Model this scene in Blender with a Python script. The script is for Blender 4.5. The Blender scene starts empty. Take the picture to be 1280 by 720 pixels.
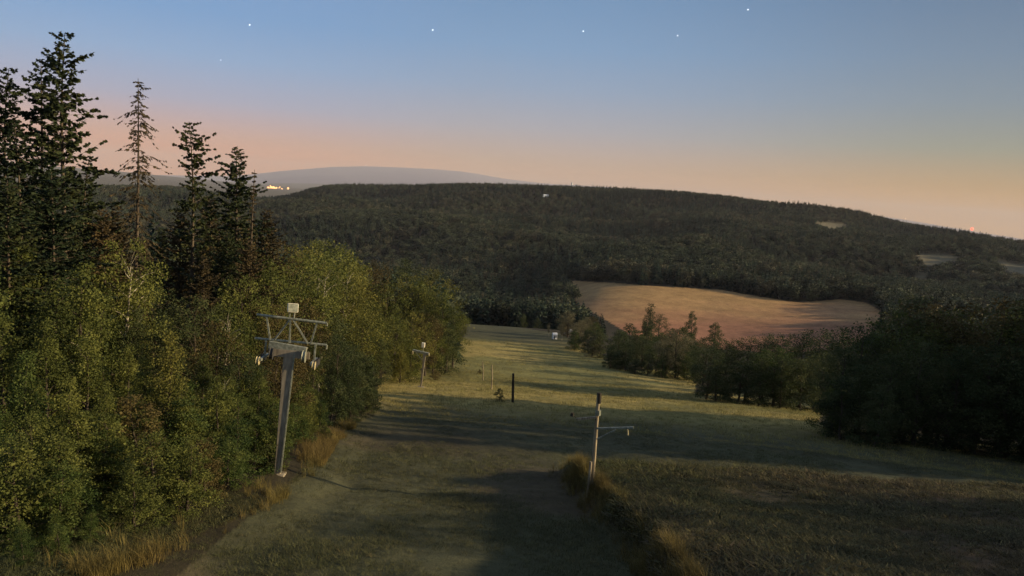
import bpy, math, random
import numpy as np
from mathutils import Vector, Matrix

SC = bpy.context.scene
COL = SC.collection
R = math.radians
rnd = random.Random(7)

# ------------------------------------------------------------------ camera
FPX = 914.0                                   # focal length in 1280-wide pixels
CAM_H = 0.0                                   # camera at the origin, the ground below it
PITCH, ROLL = R(7.36), R(4.0)
cam_d = bpy.data.cameras.new('camera')
cam_d.sensor_width = 36.0
cam_d.lens = FPX / 1280 * 36
cam_d.clip_start = 0.1
cam_d.clip_end = 200000
cam = bpy.data.objects.new('camera', cam_d)
COL.objects.link(cam)
CM = (Matrix.Rotation(R(90) - PITCH, 4, 'X') @ Matrix.Rotation(ROLL, 4, 'Z'))
cam.matrix_world = CM
SC.camera = cam
CMn = np.array(CM.to_3x3())

# ------------------------------------------------------------------ light
MOON_AZ, MOON_EL = R(92), R(15)              # clockwise from the viewing direction
sun_d = bpy.data.lights.new('moon_lamp', 'SUN')
sun_d.energy = 5.0
sun_d.angle = R(0.6)
sun_d.color = (1.0, 0.80, 0.50)
sun = bpy.data.objects.new('moon_lamp', sun_d)
COL.objects.link(sun)
sdir = Vector((math.sin(MOON_AZ) * math.cos(MOON_EL), math.cos(MOON_AZ) * math.cos(MOON_EL), math.sin(MOON_EL)))
sun.rotation_euler = sdir.to_track_quat('Z', 'Y').to_euler()

SC.view_settings.view_transform = 'Standard'
SC.view_settings.look = 'None'
SC.view_settings.exposure = 0.55
SC.view_settings.gamma = 1


def lin(c):
    return tuple(((v / 255) / 12.92 if v / 255 <= 0.04045 else ((v / 255 + 0.055) / 1.055) ** 2.4) for v in c)


world = bpy.data.worlds.new('World')
SC.world = world
world.use_nodes = True
wt = world.node_tree
wt.nodes.clear()


def N(t, kind, **kw):
    n = t.nodes.new(kind)
    for k, v in kw.items():
        setattr(n, k, v)
    return n


def math_node(t, op, a, b=None, c=None, clamp=False):
    n = N(t, 'ShaderNodeMath', operation=op, use_clamp=clamp)
    for i, v in enumerate((a, b, c)):
        if v is None:
            continue
        if isinstance(v, (int, float)):
            n.inputs[i].default_value = v
        else:
            t.links.new(v, n.inputs[i])
    return n.outputs[0]


tc = N(wt, 'ShaderNodeTexCoord')
sep = N(wt, 'ShaderNodeSeparateXYZ')
wt.links.new(tc.outputs['Generated'], sep.inputs[0])
elev = math_node(wt, 'POWER', math_node(wt, 'MAXIMUM', sep.outputs[2], 0.0), 0.5)
ELS = (0.0, 1.2, 2.5, 5, 8, 11, 15, 28, 90)
RAMPS = {
    'left': [(250, 150, 74), (240, 150, 96), (206, 157, 138), (160, 162, 184), (132, 162, 198), (112, 152, 196), (112, 148, 194), (118, 142, 176), (116, 134, 164)],
    'mid': [(236, 164, 92), (216, 160, 112), (190, 159, 136), (162, 160, 168), (136, 156, 182), (118, 151, 186), (104, 140, 178), (118, 140, 172), (116, 134, 164)],
    'right': [(244, 172, 48), (222, 160, 66), (186, 146, 86), (142, 143, 126), (120, 136, 148), (106, 129, 152), (90, 117, 146), (112, 132, 160), (116, 134, 164)],
}
rs = {}
for k, cols in RAMPS.items():
    cr = N(wt, 'ShaderNodeValToRGB')
    wt.links.new(elev, cr.inputs[0])
    el = cr.color_ramp.elements
    for i, (e, c) in enumerate(zip(ELS, cols)):
        p = math.sqrt(math.sin(R(e)))
        q = el[i] if i < 2 else el.new(p)
        q.position = p
        q.color = lin(c) + (1,)
    rs[k] = cr.outputs[0]
# how far round from the last of the sunset
SA = R(-38)
hx = math_node(wt, 'ADD', math_node(wt, 'MULTIPLY', sep.outputs[0], math.sin(SA)), math_node(wt, 'MULTIPLY', sep.outputs[1], math.cos(SA)))
hl = math_node(wt, 'SQRT', math_node(wt, 'ADD', math_node(wt, 'MULTIPLY', sep.outputs[0], sep.outputs[0]), math_node(wt, 'MULTIPLY', sep.outputs[1], sep.outputs[1])))
ct = math_node(wt, 'DIVIDE', hx, math_node(wt, 'MAXIMUM', hl, 0.001))


def wmix(f0, f1, a, b):
    mr = N(wt, 'ShaderNodeMapRange', interpolation_type='SMOOTHSTEP')
    wt.links.new(ct, mr.inputs[0])
    mr.inputs[1].default_value = f0
    mr.inputs[2].default_value = f1
    m = N(wt, 'ShaderNodeMixRGB')
    wt.links.new(mr.outputs[0], m.inputs[0])
    wt.links.new(a, m.inputs[1])
    wt.links.new(b, m.inputs[2])
    return m.outputs[0]


skycol = wmix(0.80, 1.0, wmix(0.30, 0.80, rs['right'], rs['mid']), rs['left'])
sky = N(wt, 'ShaderNodeTexSky', sky_type='NISHITA')
sky.sun_disc = False
sky.sun_elevation = MOON_EL
sky.sun_rotation = MOON_AZ
bg1 = N(wt, 'ShaderNodeBackground')
wt.links.new(skycol, bg1.inputs[0])
bg1.inputs[1].default_value = 0.76
bg2 = N(wt, 'ShaderNodeBackground')
wt.links.new(sky.outputs[0], bg2.inputs[0])
bg2.inputs[1].default_value = 0.003
ad = N(wt, 'ShaderNodeAddShader')
wt.links.new(bg1.outputs[0], ad.inputs[0])
wt.links.new(bg2.outputs[0], ad.inputs[1])
wo = N(wt, 'ShaderNodeOutputWorld')
wt.links.new(ad.outputs[0], wo.inputs[0])

SC.cycles.max_bounces = 5
SC.cycles.diffuse_bounces = 2
SC.cycles.glossy_bounces = 1
SC.cycles.transmission_bounces = 2
SC.cycles.volume_bounces = 0
SC.cycles.transparent_max_bounces = 6
SC.cycles.use_denoising = True
SC.cycles.sample_clamp_indirect = 3


# ------------------------------------------------------------------ picture <-> place
def pdir(x, y):
    v = CMn @ np.array([(x - 640) / FPX, -(y - 360) / FPX, -1.0])
    return v / np.linalg.norm(v)


def project(P):
    """world points (n,3) -> pixel x, y (1280 x 720 frame), depth"""
    q = np.asarray(P, float) @ CMn
    w = np.maximum(-q[:, 2], 1e-3)
    return 640 + FPX * q[:, 0] / w, 360 - FPX * q[:, 1] / w, -q[:, 2]


def z_for(az, d, y):
    """height at azimuth az and ground range d that is seen at picture row y"""
    lo, hi = -R(50), R(30)
    for _ in range(50):
        e = (lo + hi) / 2
        p = np.array([[math.sin(az), math.cos(az), math.tan(e)]])
        if project(p)[1][0] > y:
            lo = e
        else:
            hi = e
    return d * math.tan((lo + hi) / 2)


def hermite(xk, yk):
    xk = np.array(xk, float)
    yk = np.array(yk, float)
    h = np.diff(xk)
    s = np.diff(yk, axis=0) / (h if yk.ndim == 1 else h[:, None])
    m = np.zeros_like(yk)
    w1 = h[:-1] if yk.ndim == 1 else h[:-1, None]
    w2 = h[1:] if yk.ndim == 1 else h[1:, None]
    m[1:-1] = (s[:-1] * w2 + s[1:] * w1) / (w1 + w2)
    m[0] = s[0]
    m[-1] = s[-1]

    def f(x):
        x = np.clip(np.asarray(x, float), xk[0], xk[-1])
        i = np.clip(np.searchsorted(xk, x) - 1, 0, len(xk) - 2)
        t = (x - xk[i]) / h[i]
        hh = h[i]
        if yk.ndim > 1:
            t = t[:, None]
            hh = hh[:, None]
        return ((1 + 2 * t) * (1 - t) ** 2 * yk[i] + t * (1 - t) ** 2 * hh * m[i]
                + t * t * (3 - 2 * t) * yk[i + 1] + t * t * (t - 1) * hh * m[i + 1])
    return f


NK = [(21, 720), (35, 603), (47, 560), (62, 525), (80, 500), (105, 484), (135, 467), (175, 449), (225, 430), (290, 409)]
near_f = hermite([-60, 0, 12] + [d for d, _ in NK] + [420, 520], [-3.0, -8.2, -9.8] + [z_for(0, d, y) for d, y in NK] + [-82, -95])
DK = [300, 430, 520, 620, 720, 900, 1200, 1600, 1950, 2250, 2700, 3500, 5000, 9000, 15000, 33000, 39000, 48000]
# picture rows of the ground at ranges 300..2250 m, per column
COLS = {
    -300: [390, 370, 360, 345, 335, 320, 295, 265, 250, 246],
    100: [405, 380, 368, 350, 338, 322, 295, 262, 245, 238],
    230: [408, 385, 372, 356, 342, 322, 292, 262, 246, 239],
    300: [409, 392, 378, 362, 347, 326, 295, 268, 256, 250],
    345: [410, 395, 382, 366, 350, 328, 296, 268, 257, 250],
    395: [410, 398, 386, 370, 353, 329, 297, 266, 250, 238],
    480: [410, 405, 394, 378, 360, 332, 298, 266, 246, 235],
    560: [411, 408, 398, 383, 364, 335, 300, 266, 247, 234],
    640: [411, 412, 404, 388, 368, 338, 302, 266, 248, 235],
    760: [424, 418, 392, 359, 346, 336, 308, 272, 256, 240],
    900: [455, 433, 402, 367, 352, 338, 308, 276, 264, 250],
    1000: [462, 436, 408, 380, 364, 346, 316, 284, 272, 265],
    1055: [464, 438, 410, 383, 368, 349, 320, 290, 279, 268],
    1100: [466, 440, 412, 386, 372, 352, 324, 298, 288, 280],
    1200: [470, 445, 420, 398, 385, 364, 338, 314, 306, 299],
    1300: [475, 450, 428, 408, 395, 376, 352, 332, 325, 323],
    1600: [500, 480, 460, 440, 425, 405, 385, 372, 368, 366],
}
azk, tab = [], []
for X, ys in COLS.items():
    a = math.atan((X - 640) / FPX)
    row = [z_for(a, d, y) for d, y in zip(DK, ys)]
    ridge = row[-1]
    row += [ridge - 35, ridge - 90]
    tx = np.clip((X - 640) / 640, -1, 1.5)
    # lowland, then distant mountains on the left and centre
    row += [-130 - 20 * tx, -165 - 60 * tx, -200 - 90 * tx]
    mt = {-300: 205, 100: 216, 230: 219, 300: 218, 345: 213, 395: 209, 480: 209, 560: 213, 640: 226, 760: 235, 900: 249, 1000: 258, 1055: 266, 1100: 273, 1200: 288, 1300: 303, 1600: 320}[X]
    row += [z_for(a, 33000, mt + (6 if X < 700 else 2)), z_for(a, 39000, mt), z_for(a, 39000, mt) - 500]
    azk.append(a)
    tab.append(row)
tab = np.array(tab)
AZF = np.linspace(azk[0], azk[-1], 240)
fine = hermite(azk, tab)(AZF)                                         # 240 x len(DK)


def vnoise(x, y, s, seed):
    """smooth value noise, vectorised"""
    x = x / s + seed * 17.13
    y = y / s - seed * 9.71
    xi, yi = np.floor(x), np.floor(y)
    fx, fy = x - xi, y - yi
    fx = fx * fx * (3 - 2 * fx)
    fy = fy * fy * (3 - 2 * fy)

    def h(a, b):
        v = np.sin(a * 127.1 + b * 311.7 + seed * 74.7) * 43758.5453
        return v - np.floor(v)
    return ((h(xi, yi) * (1 - fx) + h(xi + 1, yi) * fx) * (1 - fy) + (h(xi, yi + 1) * (1 - fx) + h(xi + 1, yi + 1) * fx) * fy) * 2 - 1


def sstep(a, b, x):
    t = np.clip((x - a) / (b - a), 0, 1)
    return t * t * (3 - 2 * t)


def world_line(pts):
    """picture points on the ground -> world x as a function of world y (filled in below)"""
    return pts


def base_z(X, Y):
    X = np.asarray(X, float)
    Y = np.asarray(Y, float)
    d = np.hypot(X, Y)
    az = np.arctan2(X, Y)
    zn = near_f(np.where(Y < 60, Y, 60 + (Y - 60)))
    # the wood on the left stands on a gentle rise
    zn = zn + 0.10 * np.maximum(0, -X - 22) * sstep(20, 120, d)
    zn = zn - 0.03 * np.maximum(0, X - 25) * sstep(30, 90, Y)
    a = np.clip((az - AZF[0]) / (AZF[-1] - AZF[0]) * 239, 0, 238.999)
    i = a.astype(int)
    t = (a - i)
    dl = np.clip(d, DK[0], DK[-1])
    j = np.clip(np.searchsorted(DK, dl) - 1, 0, len(DK) - 2)
    DKa = np.array(DK, float)
    h = DKa[j + 1] - DKa[j]
    u = (dl - DKa[j]) / h

    def col(k):
        k = np.clip(k, 0, len(DK) - 1)
        return fine[i, k] * (1 - t) + fine[i + 1, k] * t
    y0, y1 = col(j), col(j + 1)
    sm = (y1 - y0) / h
    jl = np.clip(j - 1, 0, None)
    jr = np.clip(j + 2, None, len(DK) - 1)
    s0 = np.where(j > 0, (y0 - col(jl)) / np.maximum(DKa[j] - DKa[jl], 1), sm)
    s1 = np.where(j < len(DK) - 2, (col(jr) - y1) / np.maximum(DKa[jr] - DKa[j + 1], 1), sm)
    m0, m1 = (s0 + sm) / 2, (s1 + sm) / 2
    zf = (1 + 2 * u) * (1 - u) ** 2 * y0 + u * (1 - u) ** 2 * h * m0 + u * u * (3 - 2 * u) * y1 + u * u * (u - 1) * h * m1
    w = sstep(270, 430, d)
    back = sstep(R(60), R(100), np.abs(az))
    zf = zf * (1 - back) + (-120 - d * 0.004) * back
    return zn * (1 - w) + zf * w


def ray_ground(x, y, zfun=base_z, dmax=4000):
    v = pdir(x, y)
    hv = math.hypot(v[0], v[1])
    v = v / hv
    ds = np.geomspace(8, dmax, 2600)
    zz = zfun(v[0] * ds, v[1] * ds)
    hit = np.nonzero(v[2] * ds <= zz)[0]
    if len(hit) == 0:
        return None
    k = hit[0]
    d = ds[k]
    return np.array([v[0] * d, v[1] * d, float(zfun(np.array([v[0] * d]), np.array([v[1] * d]))[0])])


# the bank between the mown lane and the rough pasture, and the left edge of the lane
bank = np.array([ray_ground(x, y)[:2] for x, y in [(640, 545), (690, 560), (712, 590), (740, 618), (778, 655), (815, 700), (835, 719)]])
bank = bank[np.argsort(bank[:, 1])]
bank_x = lambda Y: np.interp(Y, bank[:, 1], bank[:, 0])
ledge = np.array([ray_ground(x, y)[:2] for x, y in [(470, 520), (432, 535), (405, 560), (385, 590), (330, 630), (250, 668), (150, 712), (120, 719)]])
ledge = ledge[np.argsort(ledge[:, 1])]
ledge_x = lambda Y: np.interp(Y, ledge[:, 1], ledge[:, 0])


def bank_mask(X, Y):
    w = sstep(-0.8, 0.6, X - bank_x(Y) + 0.5 * vnoise(X, Y, 2.1, 5))
    return w * (1 - sstep(39, 43, Y + 0.02 * (X - 5) + 1.0 * vnoise(X, Y, 4.0, 8)))


def ground_z(X, Y):
    X = np.asarray(X, float)
    Y = np.asarray(Y, float)
    d = np.hypot(X, Y)
    z = base_z(X, Y)
    z = z + bank_mask(X, Y) * 0.9 * sstep(8, 16, d)
    z = z - 0.45 * (1 - bank_mask(X, Y)) * sstep(0.0, 2.5, X - ledge_x(Y)) * sstep(7, 1, X - bank_x(Y)) * (1 - sstep(44, 56, Y)) * sstep(8, 16, d)
    lm = sstep(0.4, -1.6, X - ledge_x(Y)) * (1 - sstep(60, 80, Y)) * sstep(8, 16, d)
    z = z + 0.35 * lm
    z = z + 0.10 * vnoise(X, Y, 3.0, 1) * sstep(6, 20, d) * (1 - sstep(100, 200, d))
    z = z + 0.05 * vnoise(X, Y, 1.1, 2) * (1 - sstep(50, 90, d))
    z = z + 0.5 * vnoise(X, Y, 22.0, 3) * sstep(50, 120, d) * (1 - sstep(300, 420, d))
    far = sstep(650, 1100, d) * (1 - sstep(2000, 2200, d))
    z = z + far * (26 * vnoise(X, Y, 330.0, 4) + 10 * vnoise(X, Y, 120.0, 6))
    z = z + sstep(2000, 2300, d) * (1 - sstep(5000, 8000, d)) * 3 * vnoise(X, Y, 150.0, 7)
    z = z + sstep(8000, 16000, d) * (45 * vnoise(X, Y, 3500.0, 9) + 14 * vnoise(X, Y, 900.0, 10))
    return z


gz = lambda x, y: float(ground_z(np.array([x]), np.array([y]))[0])


def on_ground(x, y, dmax=4000):
    p = ray_ground(x, y, ground_z, dmax)
    return p


def inpoly(px, py, poly):
    inside = np.zeros(px.shape, bool)
    n = len(poly)
    for i in range(n):
        x0, y0 = poly[i]
        x1, y1 = poly[(i + 1) % n]
        c = ((y0 > py) != (y1 > py)) & (px < (x1 - x0) * (py - y0) / ((y1 - y0) if y1 != y0 else 1e-9) + x0)
        inside ^= c
    return inside


FIELD = [(694, 350), (760, 353), (840, 359), (900, 362), (950, 371), (1000, 378), (1050, 374), (1082, 378), (1100, 388), (1108, 408), (1060, 436), (900, 446), (800, 425), (720, 378)]
MEADOW = [(585, 403), (640, 408), (700, 417), (745, 440), (770, 462), (872, 463), (868, 492), (1030, 493), (1024, 530), (1280, 560), (1500, 640), (1500, 900), (0, 900), (380, 590), (440, 528), (474, 500), (470, 468), (552, 460), (560, 440), (580, 425)]
CLEAR = [[(1008, 276), (1040, 273), (1070, 281), (1040, 286)], [(1134, 308), (1198, 310), (1204, 324), (1160, 333)],
         [(1070, 335), (1105, 341), (1100, 348), (1078, 343)], [(1140, 337), (1160, 335), (1163, 346), (1142, 346)], [(1240, 318), (1290, 322), (1290, 346), (1256, 338)],
         [(420, 318), (475, 318), (480, 327), (440, 327)]]

# ------------------------------------------------------------------ materials
MATS = {}


def material(name, build, rough=0.9):
    m = bpy.data.materials.new(name)
    m.use_nodes = True
    t = m.node_tree
    b = t.nodes['Principled BSDF']
    b.inputs['Roughness'].default_value = rough
    b.inputs['Specular IOR Level'].default_value = 0.15
    build(t, b)
    MATS[name] = m
    return m


def tex_noise(t, scale, detail=4, coord='Object', rough=0.6, vec=None):
    n = N(t, 'ShaderNodeTexNoise')
    n.inputs['Scale'].default_value = scale
    n.inputs['Detail'].default_value = detail
    n.inputs['Roughness'].default_value = rough
    if vec is None:
        c = N(t, 'ShaderNodeTexCoord')
        vec = c.outputs[coord]
    t.links.new(vec, n.inputs['Vector'])
    return n.outputs[0]


def ramp(t, fac, stops):
    r = N(t, 'ShaderNodeValToRGB')
    t.links.new(fac, r.inputs[0])
    e = r.color_ramp.elements
    for i, (p, c) in enumerate(stops):
        q = e[i] if i < 2 else e.new(p)
        q.position = p
        q.color = tuple(c) + (1,)
    return r.outputs[0]


def mixc(t, fac, a, b, mode='MIX'):
    m = N(t, 'ShaderNodeMixRGB', blend_type=mode)
    for i, v in enumerate((fac, a, b)):
        if isinstance(v, (int, float)):
            m.inputs[i].default_value = v
        elif isinstance(v, tuple):
            m.inputs[i].default_value = v + (1,)
        else:
            t.links.new(v, m.inputs[i])
    return m.outputs[0]


def simple(name, c0, c1, scale=3.0, rough=0.8, metal=0.0, bump=0.0, stretch=None):
    def f(t, b):
        c = N(t, 'ShaderNodeTexCoord')
        vec = c.outputs['Object']
        if stretch:
            mp = N(t, 'ShaderNodeMapping')
            mp.inputs['Scale'].default_value = stretch
            t.links.new(vec, mp.inputs[0])
            vec = mp.outputs[0]
        nz = tex_noise(t, scale, 6, vec=vec)
        t.links.new(ramp(t, nz, [(0.35, c0), (0.65, c1)]), b.inputs['Base Color'])
        b.inputs['Metallic'].default_value = metal
        if bump:
            bp = N(t, 'ShaderNodeBump')
            bp.inputs['Strength'].default_value = bump
            t.links.new(nz, bp.inputs['Height'])
            t.links.new(bp.outputs[0], b.inputs['Normal'])
    return material(name, f, rough)


def ground_build(t, b):
    at = N(t, 'ShaderNodeAttribute', attribute_name='soil')
    geo = N(t, 'ShaderNodeNewGeometry')
    p = geo.outputs['Position']
    n1 = tex_noise(t, 0.9, 8, vec=p, rough=0.7)
    n2 = tex_noise(t, 0.12, 5, vec=p, rough=0.65)
    n3 = tex_noise(t, 0.012, 6, vec=p, rough=0.7)
    v = math_node(t, 'ADD', math_node(t, 'MULTIPLY', n1, 1.0), math_node(t, 'ADD', math_node(t, 'MULTIPLY', n2, 0.9), math_node(t, 'MULTIPLY', n3, 0.6)))
    f = N(t, 'ShaderNodeMapRange')
    t.links.new(v, f.inputs[0])
    f.inputs[1].default_value = 0.85
    f.inputs[2].default_value = 1.65
    f.inputs[3].default_value = 0.45
    f.inputs[4].default_value = 1.55
    c = mixc(t, 1.0, at.outputs['Color'], f.outputs[0], 'MULTIPLY')
    hue = tex_noise(t, 0.35, 5, vec=p)
    c = mixc(t, math_node(t, 'MULTIPLY', hue, 0.35), c, mixc(t, 1.0, c, (1.25, 0.85, 0.7), 'MULTIPLY'))
    t.links.new(c, b.inputs['Base Color'])
    bp = N(t, 'ShaderNodeBump')
    bp.inputs['Strength'].default_value = 0.7
    bp.inputs['Distance'].default_value = 0.25
    t.links.new(n1, bp.inputs['Height'])
    t.links.new(bp.outputs[0], b.inputs['Normal'])


ground_m = material('ground_turf', ground_build, 1.0)


def leaf_mat(name, cols, trans=0.25, instancer=True):
    """leaf colour varies per leaf (tone attribute) and per tree"""
    def f(t, b):
        tone = N(t, 'ShaderNodeAttribute', attribute_name='tone')
        oi = N(t, 'ShaderNodeObjectInfo')
        fac = math_node(t, 'ADD', math_node(t, 'MULTIPLY', tone.outputs['Fac'], 0.62), math_node(t, 'MULTIPLY', oi.outputs['Random'], 0.38))
        n = len(cols)
        c = ramp(t, fac, [((i + 0.5) / n, k) for i, k in enumerate(cols)])
        if instancer:
            ti = N(t, 'ShaderNodeAttribute', attribute_name='tint', attribute_type='INSTANCER')
            c = mixc(t, 1.0, c, ti.outputs['Color'], 'MULTIPLY')
        t.links.new(c, b.inputs['Base Color'])
        tr = N(t, 'ShaderNodeBsdfTranslucent')
        t.links.new(c, tr.inputs[0])
        mx = N(t, 'ShaderNodeMixShader')
        mx.inputs[0].default_value = trans
        t.links.new(b.outputs[0], mx.inputs[1])
        t.links.new(tr.outputs[0], mx.inputs[2])
        t.links.new(mx.outputs[0], t.nodes['Material Output'].inputs[0])
    return material(name, f, 0.75)


leaf_m = {
    'olive': leaf_mat('leaves_olive', [(0.028, 0.037, 0.010), (0.082, 0.094, 0.021), (0.160, 0.162, 0.037)], instancer=False),
    'green': leaf_mat('leaves_green', [(0.018, 0.035, 0.010), (0.056, 0.080, 0.018), (0.120, 0.135, 0.033)], instancer=False),
    'rust': leaf_mat('leaves_rust', [(0.042, 0.032, 0.012), (0.088, 0.066, 0.022), (0.130, 0.105, 0.034)], instancer=False),
    'gold': leaf_mat('leaves_gold', [(0.050, 0.055, 0.012), (0.115, 0.112, 0.024), (0.185, 0.165, 0.038)], instancer=False),
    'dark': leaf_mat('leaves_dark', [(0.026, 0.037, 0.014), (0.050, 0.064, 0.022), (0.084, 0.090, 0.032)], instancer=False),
    'grey': leaf_mat('leaves_grey', [(0.060, 0.056, 0.031), (0.125, 0.112, 0.059), (0.171, 0.148, 0.080)], instancer=False),
    'needle': leaf_mat('needles', [(0.016, 0.026, 0.013), (0.031, 0.044, 0.017), (0.062, 0.065, 0.023)], 0.08, instancer=False),
    'dry': leaf_mat('needles_dry', [(0.039, 0.034, 0.017), (0.078, 0.057, 0.026), (0.111, 0.078, 0.034)], 0.08, instancer=False),
}
far_leaf = leaf_mat('far_leaves', [(0.6, 0.6, 0.6), (1.0, 1.0, 1.0), (1.45, 1.4, 1.3)], 0.15)
grass_m = leaf_mat('grass_blades', [(0.6, 0.6, 0.6), (1.0, 1.0, 1.0), (1.45, 1.4, 1.3)], 0.25)
bark_m = simple('bark_brown', (0.035, 0.026, 0.018), (0.095, 0.075, 0.055), 9, 0.95, bump=0.6, stretch=(1, 1, 0.25))
pale_bark = simple('bark_birch', (0.16, 0.13, 0.09), (0.52, 0.46, 0.34), 5, 0.85, bump=0.3, stretch=(0.6, 0.6, 2.2))
spruce_bark = simple('bark_spruce', (0.045, 0.034, 0.024), (0.13, 0.10, 0.07), 8, 0.95, bump=0.6, stretch=(1, 1, 0.3))
wood_m = simple('weathered_wood', (0.13, 0.10, 0.06), (0.42, 0.34, 0.22), 12, 0.85, bump=0.5, stretch=(1, 1, 0.12))
dark_wood = simple('dark_wood', (0.03, 0.025, 0.018), (0.075, 0.06, 0.04), 12, 0.9, bump=0.5, stretch=(1, 1, 0.12))
mast_m = simple('weathered_mast_steel', (0.17, 0.14, 0.10), (0.36, 0.30, 0.21), 5, 0.75, bump=0.15, stretch=(1, 1, 0.25))
galv_m = simple('galvanised_steel', (0.16, 0.165, 0.12), (0.34, 0.34, 0.26), 7, 0.5, 0.2)
rubber_m = simple('dark_rubber', (0.02, 0.02, 0.02), (0.06, 0.055, 0.05), 9, 0.7)
sheave_m = simple('yellowed_sheave', (0.28, 0.23, 0.12), (0.55, 0.46, 0.26), 9, 0.6)
cream_m = simple('cream_enamel', (0.55, 0.48, 0.34), (0.80, 0.74, 0.58), 6, 0.4)
white_m = simple('white_plaster', (0.70, 0.70, 0.68), (0.82, 0.82, 0.80), 2, 0.7)
roof_m = simple('pale_metal_roof', (0.5, 0.5, 0.5), (0.7, 0.7, 0.7), 1, 0.5)
stone_m = simple('pale_stone', (0.18, 0.17, 0.15), (0.38, 0.36, 0.31), 6, 0.9, bump=0.4)
wall_dark = simple('dark_window_glass', (0.02, 0.02, 0.025), (0.03, 0.03, 0.035), 2, 0.2)


def emit_mat(name, col, s):
    def f(t, b):
        b.inputs['Base Color'].default_value = col + (1,)
        b.inputs['Emission Color'].default_value = col + (1,)
        b.inputs['Emission Strength'].default_value = s
    return material(name, f, 0.5)


# ------------------------------------------------------------------ object helpers
def tag(o, label=None, cat=None, group=None, kind=None):
    if label:
        o['label'] = label
    if cat:
        o['category'] = cat
    if group:
        o['group'] = group
    if kind:
        o['kind'] = kind
    return o


def mesh_np(name, verts, faces_flat, fsize, mat=None, tone=None, smooth=False):
    """faces all of one size"""
    me = bpy.data.meshes.new(name)
    nv = len(verts)
    nf = len(faces_flat) // fsize
    me.vertices.add(nv)
    me.vertices.foreach_set('co', np.asarray(verts, np.float32).ravel())
    me.loops.add(nf * fsize)
    me.loops.foreach_set('vertex_index', np.asarray(faces_flat, np.int32).ravel())
    me.polygons.add(nf)
    me.polygons.foreach_set('loop_start', np.arange(0, nf * fsize, fsize, dtype=np.int32))
    me.polygons.foreach_set('loop_total', np.full(nf, fsize, np.int32))
    me.polygons.foreach_set('use_smooth', np.full(nf, smooth))
    if tone is not None:
        at = me.attributes.new('tone', 'FLOAT', 'POINT')
        at.data.foreach_set('value', np.asarray(tone, np.float32))
    if mat:
        me.materials.append(mat)
    me.update()
    me.validate()
    return me


def link(name, me, parent=None, loc=None):
    o = bpy.data.objects.new(name, me)
    COL.objects.link(o)
    if parent is not None:
        o.parent = parent
    if loc is not None:
        o.location = loc
    return o


def empty(name, loc, label, cat, group=None):
    o = bpy.data.objects.new(name, None)
    COL.objects.link(o)
    o.location = loc
    o.empty_display_size = 0.3
    return tag(o, label, cat, group)


class MB:
    """collects tapered bars, boxes and tubes"""
    def __init__(self):
        self.v, self.f = [], []

    def tube(self, pts, rad, n=8, cap=True):
        pts = [Vector(p) for p in pts]
        if isinstance(rad, (int, float)):
            rad = [rad] * len(pts)
        b = len(self.v)
        ref = Vector((0, 0, 1)) if abs((pts[-1] - pts[0]).normalized().z) < 0.9 else Vector((1, 0, 0))
        for i, p in enumerate(pts):
            d = (pts[min(i + 1, len(pts) - 1)] - pts[max(i - 1, 0)]).normalized()
            u = d.cross(ref).normalized()
            w = u.cross(d)
            for k in range(n):
                a = 2 * math.pi * (k + 0.5) / n
                self.v.append(p + (u * math.cos(a) + w * math.sin(a)) * rad[i])
        for i in range(len(pts) - 1):
            for k in range(n):
                k2 = (k + 1) % n
                self.f.append((b + i * n + k, b + (i + 1) * n + k, b + (i + 1) * n + k2, b + i * n + k2))
        if cap:
            self.f.append(tuple(b + k for k in range(n)))
            self.f.append(tuple(b + (len(pts) - 1) * n + k for k in range(n))[::-1])
        return self

    def bar(self, a, c, w, h, w2=None, h2=None, up=(0, 0, 1)):
        a, c = Vector(a), Vector(c)
        d = (c - a).normalized()
        up = Vector(up)
        if abs(d.dot(up)) > 0.95:
            up = Vector((0, 1, 0))
        s = d.cross(up).normalized()
        t = s.cross(d)
        b = len(self.v)
        for p, ww, hh in ((a, w, h), (c, w2 or w, h2 or h)):
            for sx, sy in ((-1, -1), (1, -1), (1, 1), (-1, 1)):
                self.v.append(p + s * sx * ww / 2 + t * sy * hh / 2)
        for q in ((0, 3, 2, 1), (4, 5, 6, 7), (0, 1, 5, 4), (1, 2, 6, 5), (2, 3, 7, 6), (3, 0, 4, 7)):
            self.f.append(tuple(b + k for k in q)[::-1])
        return self

    def build(self, name, mat, parent=None, smooth=False, bevel=0.0):
        me = bpy.data.meshes.new(name)
        me.from_pydata([tuple(v) for v in self.v], [], self.f)
        me.materials.append(mat)
        if smooth:
            me.polygons.foreach_set('use_smooth', [True] * len(me.polygons))
        me.update()
        o = link(name, me, parent)
        if bevel:
            md = o.modifiers.new('edge', 'BEVEL')
            md.width = bevel
            md.segments = 2
            md.limit_method = 'ANGLE'
        return o


# ------------------------------------------------------------------ ground sheet
rows = [0.6, 1.5, 3.0]
r = 4.5
while r < 46000:
    rows.append(r)
    r *= 1.006 if 400 < r < 720 else (1.013 if r < 2600 else 1.035)
rows = np.array(rows)
az_f = np.radians(np.concatenate([np.linspace(-180, -46, 54, endpoint=False), np.linspace(-46, 46, 520), np.linspace(46, 180, 54)[1:-1]]))
na, nr = len(az_f), len(rows)
AA, RR = np.meshgrid(az_f, rows, indexing='ij')
GX, GY = (RR * np.sin(AA)).ravel(), (RR * np.cos(AA)).ravel()
GZ = ground_z(GX, GY)
px, py, pd = project(np.stack([GX, GY, GZ], 1))
gd = np.hypot(GX, GY)
ii = np.arange(na)
jj = np.arange(nr - 1)
I, J = np.meshgrid(ii, jj, indexing='ij')
I2 = (I + 1) % na
quads = np.stack([I * nr + J, I * nr + J + 1, I2 * nr + J + 1, I2 * nr + J], -1).reshape(-1, 4)
verts = np.stack([GX, GY, GZ], 1)
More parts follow.
